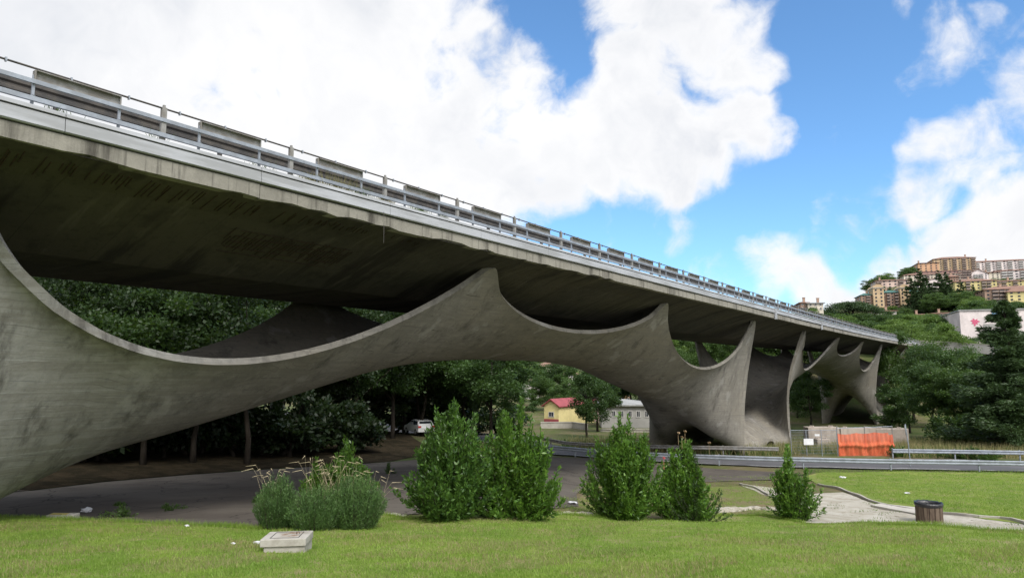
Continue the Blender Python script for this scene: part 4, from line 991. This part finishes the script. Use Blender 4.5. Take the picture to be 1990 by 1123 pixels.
# things under the arch
house('house', 'yellow single storey building with a red metal roof under the arch', 1055, 1087, 776, 823, 112, 1, 1, 'wall_yellow', 'red', 14, gable=1.0, wfrac=(.34, .26), chim=0, rotz=-.55, band=('roof_red', .75), overhang=.35, group=None)
house('house', 'long low shed with a grey sheet roof right of the yellow building', 1168, 1262, 778, 824, 104, 6, 1, 'wall_grey', 'grey', 12, wfrac=(.42, .3), chim=0)
house('house', 'red roofed pink shed between the yellow building and the grey shed', 1104, 1172, 776, 822, 122, 4, 1, 'wall_pink', 'red', 10, wfrac=(.2, .25), chim=0)
house('house', 'small white house with a hipped brown roof above the grey wall', 1009, 1040, 735, 762, 200, 3, 2, 'wall_white', 'tile', 8, chim=0)
house(AP, 'tall cream apartment tower with pink balconies, far beyond the white house', 1042, 1084, 703, 752, 330, 6, 8, 'wall_cream', 'tile', 14, balc=(0, 1, 4))
house('house', 'white house with a bright red roof right of the apartment tower', 1096, 1126, 722, 748, 240, 3, 2, 'wall_white', 'tile', 9)
house('house', 'orange brick building half hidden by the pier, right of the shed trees', 1203, 1226, 753, 778, 170, 2, 3, 'wall_orange', 'tile', 9)
house('house', 'pale yellow single storey building framed by the far pier arch', 1654, 1726, 781, 812, 168, 5, 1, 'wall_cream', 'grey', 10, wfrac=(.4, .62), chim=0)
# grey wall below the white house
def wall_run(name, label, pts, h, th_, mat, cat='wall', cap=True, group=None):
    o = empty(name, pts[0], 0, label=label, cat=cat, group=group); b = MB(); c = MB()
    for a_, b_ in zip(pts[:-1], pts[1:]):
        a2, b2 = Vector(a_) - Vector(pts[0]), Vector(b_) - Vector(pts[0]); up = Vector((0, 0, h / 2 - .4))
        b.bar(a2 + up, b2 + up, th_, h + .8); c.bar(a2 + Vector((0, 0, h + .05)), b2 + Vector((0, 0, h + .05)), th_ + .12, .1)
    b.build('wall_body', M[mat], o); c.build('coping', M['kerb'], o); return o
wall_run('retaining_wall', 'grey retaining wall below the small white house', [W(*SDpx(1002, 185), -9), W(*SDpx(1048, 185), -9)], 4.6, .5, 'wall_grey')
wall_run('yard_wall', 'low pale wall in front of the yellow building', [W(*SDpx(1050, 104), -8.9), W(*SDpx(1112, 104), -8.9), W(*SDpx(1140, 100), -8.9)], 1.5, .25, 'kerb')
wall_run('yard_wall', 'low pale wall in front of the long shed', [W(*SDpx(1166, 96), -8.7), W(*SDpx(1266, 94), -8.6)], .9, .25, 'kerb')
wall_run('road_wall', 'pale wall of the road climbing the slope right of the viaduct end', [W(*SDpx(1752, 150), atD(1752, 670, 150).z), W(*SDpx(1860, 146), atD(1860, 676, 146).z), W(*SDpx(1945, 140), atD(1945, 682, 140).z), W(*SDpx(2080, 136), atD(2080, 690, 136).z)], 1.1, .6, 'wall_grey')
# concrete blocks before the far pier
M['block'] = concrete('old_block_concrete', (.42, .36, .31), (.18, .15, .13), .4)
for i, (x0, x1, yt, yb, D_, lab) in enumerate(((1560, 1620, 829, 858, 70, 'pinkish old concrete wall block left of the orange net'), (1622, 1690, 831, 862, 72, 'long old concrete wall block behind the orange net, left'), (1690, 1752, 832, 864, 73, 'long old concrete wall block behind the orange net, right'), (1576, 1600, 852, 872, 66, 'small low concrete block in front of the old wall'))):
    a_, b_ = SDpx(x0, D_), SDpx(x1, D_); z0 = atD(x0, yb, D_).z; o = empty('concrete_block', W(*a_, z0), 0, label=lab, cat='concrete wall', group=None); b = MB(); rr_ = W(*b_, z0) - W(*a_, z0); Hh = atD(x0, yt, D_).z - z0
    b.bar(Vector((0, 0, Hh / 2 - .6)), rr_ + Vector((0, 0, Hh / 2 - .6)), 1.2, Hh + 1.2); b.build('block_body', M['block'], o, bevel=.04)
    b = MB()
    for k in (.2, .8): b.box(rr_ * k + Vector((0, 0, Hh + .05)), (.3, .3, .12))
    for k in (.2, .8):
        q = MB(); q.box(rr_ * k + Vector((0, 0, Hh + .05)), (.35, .35, .14)); q.build('stub', M['block'], o)

# ------------------------------------------------------------------ trees of the hillside
ht = random.Random(404); nH = 0
HB = [(1680, 1800, 300, 600), (1710, 1900, 345, 566), (1800, 2040, 400, 536), (1870, 2040, 308, 572), (1930, 2060, 262, 594), (1770, 1890, 253, 618), (1885, 2080, 172, 660), (1560, 1610, 213, 598), (1700, 1750, 250, 612), (1890, 2040, 372, 545), (1790, 1880, 332, 570)]
def hill_tree(px, d, h, r, kind, leaf, lab, grp):
    global nH
    s, d = SDpx(px, d); z = float(G0(s, d)); z += float(.8 * np.sin(s * .043 + 1.3) * np.cos(d * .037) * sm(130, 200, d) * 2)
    tree('hillside_tree', kind, W(s, d, z - .4), h, r, leaf, lab, grp, seed=nH); nH += 1
for k in range(330):
    d = 150 + 260 * ht.random() ** 1.1; px = ht.uniform(1560, 2070)
    if d < 175 and px < 1780: continue
    if any(a - 4 < px < b_ + 4 and dd - 5 < d < dd + 20 for a, b_, dd, yb in HB): continue
    r = ht.uniform(3.6, 6.2); h = r * ht.uniform(1.5, 2.1)
    s9, d9 = SDpx(px, d); z9 = float(G0(s9, d9))
    for a, b_, dd, yb in HB:
        if a - 10 < px < b_ + 10 and d <= dd - 5: h = min(h, (724 - yb + 9) / FPX * d - z9)
    if px < 1705: h = min(h, (724 - 607) / FPX * d - z9)
    if h < 2.6: continue
    r = min(r, h * .8)
    far_ = d > 270
    hill_tree(px, d, h, r, ht.choice('AAC'), ('leaf', 'leaf_mid', 'leaf', 'leaf_mid', 'leaf_bright')[k % 5], 'leafy tree on the %s part of the town hillside' % ('upper' if far_ else 'lower'), 'trees on the %s part of the town hillside' % ('upper' if far_ else 'lower'))
for k, (px, d, h) in enumerate(((1781, 288, 15), (1800, 286, 19), (1806, 280, 12), (1812, 290, 16), (1838, 300, 18), (1846, 296, 14), (1852, 302, 17), (1790, 280, 12), (1700, 308, 11), (1822, 288, 12), (1880, 292, 14), (1904, 290, 12))):
    s, d = SDpx(px, d); hill_z = float(G0(s, d)) - .5
    if k == 0: cf = conifer('fir_tree', W(s, d, hill_z), 16, 4.4, 'needle', 'dark fir standing among the apartment blocks of the hill', 9, 16, 6, .5, 'dark firs among the apartment blocks', lw=.4); cfH = 16
    else:
        o = cf.copy(); COL.objects.link(o); o.location = W(s, d, hill_z); o.scale = (h / cfH, h / cfH, h / cfH)
        for c_ in cf.children: cc = c_.copy(); COL.objects.link(cc); cc.parent = o
s, d = SDpx(1662, 214); tree('umbrella_pine', 'U', W(s, d, float(G0(s, d)) - 1.5), 11.5, 9.0, 'needle', 'broad umbrella pine above the viaduct railing', seed=3)
s, d = SDpx(1618, 210); tree('umbrella_pine', 'U', W(s, d, float(G0(s, d)) - 1.5), 6.5, 5.0, 'needle', 'smaller umbrella pine left of the broad one, half behind the railing', seed=5)
# far wooded ridge under the arch
for k in range(70):
    px = ht.uniform(880, 1300); d = ht.uniform(235, 620); s, d = SDpx(px, d)
    if any(a - 6 < px < b_ + 6 and dd - 60 < d < dd + 15 for a, b_, dd in ((1009, 1040, 200), (1042, 1084, 330), (1096, 1126, 240))): continue
    r = ht.uniform(5, 9)
    tree('distant_tree', ht.choice('AC'), W(s, d, float(G0(s, d)) - 1), r * ht.uniform(1.1, 1.6), r, ('leaf_mid', 'leaf', 'leaf_bright')[k % 3], 'small distant tree of the valley seen under the arch', 'distant trees of the valley', seed=k + 600)

# ------------------------------------------------------------------ street things
# orange net fence
M['net'] = None
m_, t, b = material('orange_net', .7, 0, .2); p = posn(t); oc = objc(t); setc(t, b, t.mix(t.rng(t.noise(p, .9, 4), .4, .6), (.62, .14, .065), (.55, .10, .045)))
sx_ = t.n('ShaderNodeSeparateXYZ', inp={0: t.scale(oc, (14, 14, 14))}); fx = t.math('FRACT', sx_.outputs[0]); fz = t.math('FRACT', sx_.outputs[2])
hole = t.math('MULTIPLY', t.math('GREATER_THAN', fx, .42), t.math('GREATER_THAN', fz, .42)); hole = t.math('MULTIPLY', hole, .68)
tb = t.t.nodes.new('ShaderNodeBsdfTransparent'); mx = t.t.nodes.new('ShaderNodeMixShader'); t.t.links.new(hole, mx.inputs[0]); t.t.links.new(b.outputs[0], mx.inputs[1]); t.t.links.new(tb.outputs[0], mx.inputs[2]); t.t.links.new(mx.outputs[0], t.t.nodes['Material Output'].inputs['Surface']); M['net'] = m_
A_ = atD(1630, 892, 56.5); B_ = atD(1738, 890, 56.5); zt0, zt1 = atD(1630, 842, 56.5).z, atD(1735, 838, 56.5).z
nf = empty('net_fence', A_, math.atan2((B_ - A_).y, (B_ - A_).x), label='bright orange plastic net strung between posts beside the road', cat='fence')
Ln = Vector(((B_ - A_).x, (B_ - A_).y)).length; b = MB(); nx, nz = 46, 18; V = []
rg = random.Random(4)
for i in range(nx + 1):
    u = i / nx; tz = (zt0 - A_.z) * (1 - u) + (zt1 - A_.z) * u - .10 * math.sin(PI * ((u * 3) % 1)); tz *= 1 - (.1 if u > .93 else 0)
    bz = .05 + .12 * math.sin(u * 9) - (.0 if u > .25 else .0)
    for j in range(nz + 1):
        v_ = j / nz; fold = .10 * math.sin(u * 31 + v_ * 3) * (1 - v_) + .05 * math.sin(u * 77 + 2 * v_) + (.18 * math.exp(-((v_ - .52) / .06) ** 2))
        V.append((u * Ln, -fold, bz + (tz - bz) * v_))
b.add(V, [(i * (nz + 1) + j, (i + 1) * (nz + 1) + j, (i + 1) * (nz + 1) + j + 1, i * (nz + 1) + j + 1) for i in range(nx) for j in range(nz)])
b.build('net', M['net'], nf, True)
for u in (0, .5, 1): b = MB(); b.tube([(u * Ln, .05, -.4), (u * Ln, .05, 2.65)], .04, 6); b.build('post', M['rustpost'], nf)
b = MB(); b.tube([(0, .05, 2.45), (Ln, .05, 2.6)], .03, 6); b.build('top_bar', M['galv'], nf)
# mesh fence with white boards, left of the net
A2 = atD(1540, 886, 56.5); B2 = atD(1630, 888, 56.5); mf = empty('mesh_fence', A2, math.atan2((B2 - A2).y, (B2 - A2).x), label='thin grey wire mesh fence left of the orange net, carrying small white boards', cat='fence'); L2 = (B2 - A2).length
for u in (0, .33, .66, 1): b = MB(); b.tube([(u * L2 - .05, 0, -.4), (u * L2 - .05, 0, 2.1)], .03, 6); b.build('post', M['galv'], mf)
b = MB(); b.tube([(0, 0, 2.05), (L2, 0, 2.05)], .025, 5)
for k in range(1, 9): b.tube([(0, 0, .24 * k), (L2, 0, .24 * k)], .006, 4)
for k in range(1, 40): b.tube([(L2 * k / 40, 0, .1), (L2 * k / 40, 0, 2.05)], .005, 4)
b.build('mesh', M['galv'], mf)
M['whiteboard'] = mix2('white_board', (.72, .72, .72), (.65, .65, .66), 2, .6)
for (x0, x1, y0_, y1_) in ((1562, 1580, 852, 864), (1583, 1592, 843, 847)):
    pa = atD(x0, y1_, 56.3); pb = atD(x1, y0_, 56.3); c_ = (pa + pb) / 2 - A2; c_ = Matrix.Rotation(-mf.rotation_euler.z, 3, 'Z') @ c_
    b = MB(); b.box((c_.x, c_.y - .03, c_.z), (Vector((pb - pa).xy).length, .03, abs(pb.z - pa.z))); b.build('notice_board', M['whiteboard'], mf)
# sign pole seen edge on
q = gp(1770, 908); dd = q.dot(FW); sp_ = empty('sign_pole', q, -TH * .2, label='grey leaning pole with a road sign seen edge on, behind the near guardrail', cat='sign'); Hs = atD(1763, 824, dd).z - q.z
b = MB(); b.tube([(0, 0, -.3), (-.05, 0, Hs * .5), (-.16, 0, Hs)], .035, 8); b.build('pole', M['galv'], sp_)
tdir = Vector((q.x, q.y, 0)).normalized(); b = MB(); vs = []
for k in range(24):
    a = 2 * PI * k / 24; vs.append(Vector((-.14, 0, Hs - .38)) + (tdir * math.cos(a) + Vector((0, 0, 1)) * math.sin(a)) * .36 - RT * .06)
vs += [v + RT * .03 for v in vs]; b.add(vs, [tuple(range(24)), tuple(range(47, 23, -1))] + [(k, k + 24, (k + 1) % 24 + 24, (k + 1) % 24) for k in range(24)])
sgo = b.build('sign_plate', M['galv'], sp_); sgo.rotation_euler = (0, 0, TH * .2)
# creeper over the pale guardrail
laurel(gz(*SDpx(1880, 54)), 1.05, 4.6, 60, 'green creeper growing over the pale guardrail on the right', 71, name='creeper', leaf='leaf_mid', ll=.2, group=None)
laurel(gz(*SDpx(1738, 56)), .9, 3.6, 40, 'low green weeds at the right foot of the orange net', 72, name='weed_clump', leaf='leaf_mid', ll=.2, group=None)
# concrete kerb line and slab of the path
def kerb_line(label, pxs, w_, h):
    pts = [gp(*q) for q in pxs]; P2 = resample([(p_.x, p_.y) for p_ in pts], 5); o = empty('kerb', Vector((P2[0][0], P2[0][1], Gw(*P2[0]))), 0, label=label, cat='kerb'); o0 = o.location.copy()
    b = MB()
    for i in range(len(P2) - 1):
        a_, b_ = Vector((*P2[i], Gw(*P2[i]) + h * .5)) - o0, Vector((*P2[i + 1], Gw(*P2[i + 1]) + h * .5)) - o0; b.bar(a_, b_ + (b_ - a_) * .0, w_, h + .1)
    b.build('kerb_stones', M['kerb'], o)
kerb_line('long curving pale concrete kerb between the gravel path and the far lawn', [(1590, 943), (1630, 950), (1665, 963), (1700, 978), (1760, 990), (1880, 1004), (1990, 1018), (2200, 1040)], .09, .06)
kerb_line('short straight kerb along the left side of the gravel path', [(1438, 942), (1465, 948), (1495, 963)], .1, .05)
q0, q1, q2, q3 = gp(1692, 985), gp(1712, 982), gp(1800, 992), gp(1798, 1006)
zz = max(q.z for q in (q0, q1, q2, q3)); b = MB(); vs = [Vector((q.x, q.y, q.z + .10)) for q in (q0, q3, q2, q1)] + [Vector((q.x, q.y, q.z - .2)) for q in (q0, q3, q2, q1)]
o = empty('concrete_slab', q0, 0, label='flat pale concrete slab lying on the gravel path left of the bin', cat='slab'); b.add([v - q0 for v in vs], [(0, 1, 2, 3), (7, 6, 5, 4), (0, 4, 5, 1), (1, 5, 6, 2), (2, 6, 7, 3), (3, 7, 4, 0)]); b.build('slab_body', M['kerb'], o, bevel=.01)
# low edging of pale rocks
def rocks(label, pxs, n, seed, sz=.16):
    rg = random.Random(seed); pts = [gp(*q) for q in pxs]; o = empty('rock_edging', pts[0], 0, label=label, cat='rocks'); b = MB()
    for i in range(n):
        u = i / (n - 1) * (len(pts) - 1); k = min(int(u), len(pts) - 2); c_ = pts[k].lerp(pts[k + 1], u - k); c_ = c_ - pts[0]; s_ = sz * rg.uniform(.7, 1.35)
        me = bmesh.new(); bmesh.ops.create_icosphere(me, subdivisions=2, radius=s_)
        for v in me.verts: v.co = Vector((v.co.x * 1.5, v.co.y * 1.1, v.co.z * .62)) * (1 + rg.uniform(-.16, .16)) + c_ + Vector((rg.uniform(-.02, .02), rg.uniform(-.03, .03), .03))
        me.verts.ensure_lookup_table(); b.add([v.co for v in me.verts], [tuple(v.index for v in f.verts) for f in me.faces]); me.free()
    b.build('stones', M['gravel'], o)
rocks('row of pale rocks between the two right-hand shrubs', [(1345, 1000), (1400, 994), (1460, 990), (1515, 992), (1535, 1000)], 20, 1)
rocks('row of small pale rocks between the two middle shrubs', [(1075, 1002), (1110, 999), (1165, 1002)], 11, 2, .1)
rocks('few pale stones left of the largest shrub', [(738, 1003), (760, 1001), (785, 1004)], 6, 3, .08)
rocks('few pale stones between the bright shrub and the smaller one', [(1255, 1018), (1290, 1016)], 5, 4, .1)
# litter bin
M['woodslat'] = mix2('weathered_wood_slat', (.085, .06, .045), (.15, .115, .085), 3.5, .8, 0, .2, .6, vscale=(3, 3, .4), bd=.02)
m_, t, b = material('black_bag', .32, 0, .6); setc(t, b, (.012, .012, .014)); bump(t, b, t.noise(objc(t), 14, 4), .8, .03); M['bag'] = m_
q = gp(1807, 1016); dd = q.dot(FW); Rb = 45 / FPX * dd / 2; Hb = atD(1807, 976, dd).z - q.z
bn = empty('litter_bin', q, 0, label='round litter bin of dark wooden slats lined with a black bag', cat='bin')
ns_ = 15
for k in range(ns_):
    a = 2 * PI * k / ns_; b = MB(); b.box((math.cos(a) * Rb * .95, math.sin(a) * Rb * .95, Hb * .49), (.035, 2 * PI * Rb / ns_ * .86, Hb * .95), rz=a); b.build('slat', M['woodslat'], bn, bevel=.006)
for z_ in (.18, .78):
    b = MB(); b.tube([(math.cos(2 * PI * k / 20) * Rb * .90, math.sin(2 * PI * k / 20) * Rb * .90, Hb * z_) for k in range(21)], .012, 5); b.build('hoop', M['darkmetal'], bn)
b = MB(); V = []; rg = random.Random(2)
for j, (r_, z_) in enumerate(((.84, .1), (.86, .9), (.93, 1.0), (1.05, 1.02), (1.07, .93), (1.03, .84))):
    for k in range(40): w_ = rg.uniform(-.02, .02) if j > 1 else 0; V.append((math.cos(2 * PI * k / 40) * Rb * (r_ + w_), math.sin(2 * PI * k / 40) * Rb * (r_ + w_), Hb * (z_ + w_)))
b.add(V, [(j * 40 + k, j * 40 + (k + 1) % 40, (j + 1) * 40 + (k + 1) % 40, (j + 1) * 40 + k) for j in range(5) for k in range(40)]); b.build('bin_bag', M['bag'], bn, True)
# manhole chamber on the lawn
q = gp(549, 1080); dd = q.dot(FW); wm_ = 84 / FPX * dd
mh = empty('manhole_chamber', q, TH + math.radians(5), label='small pale concrete inspection chamber with a rust stained square lid, set in the lawn', cat='manhole')
m_, t, b = material('lid_concrete', .9, 0, .2); oc = objc(t)
c = t.mix(t.rng(t.noise(oc, 3, 6, .7), .4, .65), (.38, .36, .32), (.27, .25, .215)); rz_ = t.math('MULTIPLY', t.rng(t.noise(oc, 9, 4, .7), .45, .6), t.rng(t.vmath('LENGTH', t.vmath('SUBTRACT', oc, (.08, .35, .3)).outputs[0]).outputs['Value'], .26, .1)); c = t.mix(rz_, c, (.18, .09, .04)); setc(t, b, c); bump(t, b, t.noise(oc, 20, 5), .5, .01); M['lid'] = m_
b = MB(); b.box((.02, wm_ * .42, .02), (wm_ * .90, wm_ * .82, .26)); b.build('base', M['lid'], mh, bevel=.012)
b = MB(); Mt = Matrix.Rotation(math.radians(-.6), 3, 'Y') @ Matrix.Rotation(math.radians(-1.0), 3, 'X'); b.box((0, wm_ * .40, .215), (wm_, wm_ * .86, .13), M=Mt)
ld = b.build('lid', M['lid'], mh, bevel=.014)
b = MB()
for sx2 in (-.31, .31): b.box(Vector((0, wm_ * .40, .215)) + Mt @ Vector((wm_ * sx2, 0, .067)), (.014, wm_ * .62, .004), M=Mt)
for sy2 in (-.31, .31): b.box(Vector((0, wm_ * .40, .215)) + Mt @ Vector((0, wm_ * sy2, .067)), (wm_ * .62, .014, .004), M=Mt)
b.build('lid_joint', M['darkmetal'], ld)
b = MB(); b.tube([Vector((wm_ * .2, wm_ * .42, .29)), Vector((wm_ * .2, wm_ * .42, .33)), Vector((wm_ * .27, wm_ * .42, .33)), Vector((wm_ * .27, wm_ * .42, .29))], .006, 5); b.build('lifting_ring', M['rust'], ld)
# kerb stone painted yellow at the lot edge
q = gp(118, 1011); b = MB(); b.box((0, .1, .03), (.72, .35, .16)); o = b.build('kerb_block', M['kerb'], None, bevel=.01, loc=q + Vector((0, 0, .05))); o.rotation_euler = (0, .02, TH + .1); tag(o, 'lone concrete kerb block with a worn yellow stripe at the left edge of the lawn', 'kerb block')
M['yellowpaint'] = mix2('yellow_paint', (.45, .36, .06), (.3, .25, .08), 8, .8); b = MB(); b.box((-.1, .1, .115), (.45, .2, .006)); b.build('yellow_stripe', M['yellowpaint'], o)
# litter
M['litter'] = mix2('white_litter', (.68, .68, .70), (.5, .5, .52), 14, .6)
def litter(px, py, sz, lab, seed):
    q = gp(px, py); bm = bmesh.new(); bmesh.ops.create_icosphere(bm, subdivisions=2, radius=sz); rg = random.Random(seed)
    for v in bm.verts: v.co = Vector((v.co.x * 1.5, v.co.y, v.co.z * .45)) * rg.uniform(.6, 1.25) + Vector((0, 0, sz * .25))
    me = bpy.data.meshes.new('litter'); bm.to_mesh(me); bm.free(); o = link('litter', me, M['litter'], None, q + Vector((0, 0, .06))); tag(o, lab, 'litter')
litter(168, 997, .16, 'crumpled white bag on the car park near the left edge', 1); litter(363, 1027, .05, 'white scrap on the far edge of the lawn', 2); litter(453, 1063, .04, 'white scrap lying on the lawn left of the inspection chamber', 3)
litter(500, 1062, .07, 'crumpled foil against the left side of the inspection chamber', 6)
litter(1112, 981, .12, 'white scrap on the worn ground between two laurels', 4); litter(1637, 930, .14, 'white scrap near the top of the far lawn', 5); litter(1763, 961, .10, 'white scrap in the middle of the far lawn', 7)
for i, (px, py, w_, h_, lab) in enumerate(((234, 1006, 1.15, .34, 'largest low green weed on the car park near the left'), (328, 992, .95, .22, 'flat green weed on the car park, middle'), (229, 983, .5, .12, 'small dark weed on the car park, behind the largest'), (500, 978, .6, .3, 'small dark weed left of the rosemary'), (757, 922, .7, .7, 'upright dark weed on the car park behind the shrubs'), (1530, 925, 2.6, .25, 'low green weeds along the car park edge near the road'))):
    laurel(gp(px, py), h_, w_, 50, lab, 80 + i, name='weed', leaf='leaf_mid' if i < 3 else 'leaf', ll=.08, group=None)
# grass and weeds growing on the deck edge
def deck_tuft(px, py, label, n, h, w_, mat, seed):
    v, fh = ray(px, py); k = -(EDGE + .16) / v.x; q = v * k; q.z = 5.23 + lift(q.y); g = np.random.default_rng(seed); P = np.stack([g.normal(0, .05, n), g.normal(0, w_, n), np.zeros(n)], 1)
    a = g.uniform(0, 2 * PI, n); hh = g.uniform(.3, 1, n) * h; l = hh * g.uniform(.1, .8, n); tip = P + np.stack([np.cos(a) * l, np.sin(a) * l, hh], 1); sx3 = np.stack([np.zeros(n), np.full(n, .007), np.zeros(n)], 1)
    V = np.stack([P - sx3, P + sx3, tip], 1).reshape(-1, 3); o = link('grass_tuft', npmesh('tuft', V, np.arange(n * 3).reshape(n, 3)), M[mat], None, q); tag(o, label, 'grass tuft')
deck_tuft(605, 358, 'dry grass tuft on the deck edge, leftmost', 260, .32, .22, 'dry', 1)
deck_tuft(660, 374, 'tall dry weeds on the deck edge left of the thick brown tuft', 200, .62, .38, 'dry', 2)
deck_tuft(700, 382, 'greenish weeds on the deck edge beside the tall dry weeds', 140, .40, .25, 'leaf_mid', 3)
deck_tuft(748, 396, 'thick brown grass tuft hanging over the deck edge', 320, .26, .16, 'dry', 4)
deck_tuft(815, 415, 'low green weeds spread along the deck edge', 240, .22, .3, 'leaf_bright', 5)
deck_tuft(862, 425, 'small green weed on the deck edge, rightmost', 80, .34, .15, 'leaf_mid', 6)
deck_tuft(305, 268, 'sparse weed behind the lower rail near the left', 30, .38, .12, 'leaf_mid', 7); deck_tuft(505, 325, 'sparse weed behind the lower rail, middle left', 40, .36, .2, 'leaf_mid', 8); deck_tuft(118, 218, 'sparse twin weed at the far left of the deck edge', 36, .36, .22, 'leaf_mid', 9)
v, fh = ray(746, 412); k = -(EDGE - .15) / v.x; q = v * k; b = MB(); b.tube([(0, 0, 0), (.01, .01, -.5), (.0, .02, -.95)], .008, 4); o = b.build('hanging_wire', M['darkmetal'], None, loc=q); tag(o, 'thin wire hanging from the deck edge below the brown tuft', 'wire')

# ------------------------------------------------------------------ white car
M['carpaint'] = material('white_car_paint', .25, 0, .5)[0]; M['carpaint'].node_tree.nodes['Principled BSDF'].inputs['Base Color'].default_value = (.72, .73, .75, 1)
M['tyre'] = mix2('tyre_rubber', (.02, .02, .02), (.03, .03, .03), 5, .85); M['rim'] = mix2('wheel_rim', (.5, .5, .52), (.4, .4, .42), 5, .35, .7)
M['redlamp'] = mix2('red_tail_lamp', (.45, .02, .015), (.35, .02, .015), 5, .3)
s_, d_ = SDpx(816, 69); cz = float(G0(s_, d_)) + .12
# parked beside the curving road, tail towards the viewer
car = empty('parked_car', W(s_, d_, cz), TH + PI / 2 + .5, label='white hatchback in the shade at the edge of the wood', cat='car')
prof = [(-2.0, .35), (-2.03, .75), (-1.92, 1.0), (-1.55, 1.42), (-.4, 1.5), (.35, 1.42), (1.05, .98), (1.85, .82), (2.05, .6), (2.03, .32)]
b = MB(); V = []
for wdt, sc in ((-.86, 1), (-.62, 1), (.62, 1), (.86, 1)):
    pass
ys = [(-.86, .0), (-.80, .05), (.80, .05), (.86, .0)]
def cw_(z): return .86 if z < .9 else .86 - (z - .9) * .36
for side in (-1, 1): V += [(x, side * cw_(z), z) for x, z in prof]
n = len(prof); b.add(V, [tuple(range(n)), tuple(range(2 * n - 1, n - 1, -1))] + [(k, k + n, (k + 1) % n + n, (k + 1) % n) for k in range(n)]); b.build('body', M['carpaint'], car, bevel=.05)
def quad(name, pts, mat):
    b = MB(); c0 = sum((Vector(p_) for p_ in pts), Vector()) / 4; nrm = (Vector(pts[1]) - Vector(pts[0])).cross(Vector(pts[2]) - Vector(pts[0])).normalized()
    if nrm.dot(c0 - Vector((0, 0, .8))) < 0: nrm = -nrm
    A3 = [Vector(p_) + nrm * .008 for p_ in pts]; B3 = [p_ - nrm * .03 for p_ in A3]; b.add(A3 + B3, [(0, 1, 2, 3), (7, 6, 5, 4)] + [(k, k + 4, (k + 1) % 4 + 4, (k + 1) % 4) for k in range(4)]); return b.build(name, mat, car)
quad('rear_window', [(-1.87, -.68, 1.04), (-1.87, .68, 1.04), (-1.6, .6, 1.36), (-1.6, -.6, 1.36)], M['glass']); quad('windscreen', [(.42, -.62, 1.38), (.42, .62, 1.38), (.98, .72, 1.0), (.98, -.72, 1.0)], M['glass'])
for sd2 in (-1, 1):
    quad('side_window', [(-1.5, sd2 * .80, 1.03), (-.35, sd2 * .80, 1.0), (-.35, sd2 * .68, 1.39), (-1.35, sd2 * .69, 1.36)], M['glass']); quad('side_window', [(-.25, sd2 * .80, 1.0), (.85, sd2 * .81, 1.0), (.32, sd2 * .70, 1.34), (-.25, sd2 * .68, 1.39)], M['glass'])
    quad('tail_lamp', [(-2.04, sd2 * .55, .78), (-2.04, sd2 * .84, .78), (-1.97, sd2 * .84, .96), (-1.97, sd2 * .55, .96)], M['redlamp'])
    for xx in (-1.25, 1.3):
        b = MB(); b.tube([(xx, sd2 * .68, .32), (xx, sd2 * .88, .32)], .32, 20); wh = b.build('wheel', M['tyre'], car, bevel=.02); b = MB(); b.tube([(xx, sd2 * .86, .32), (xx, sd2 * .895, .32)], .2, 16); b.build('rim', M['rim'], wh)
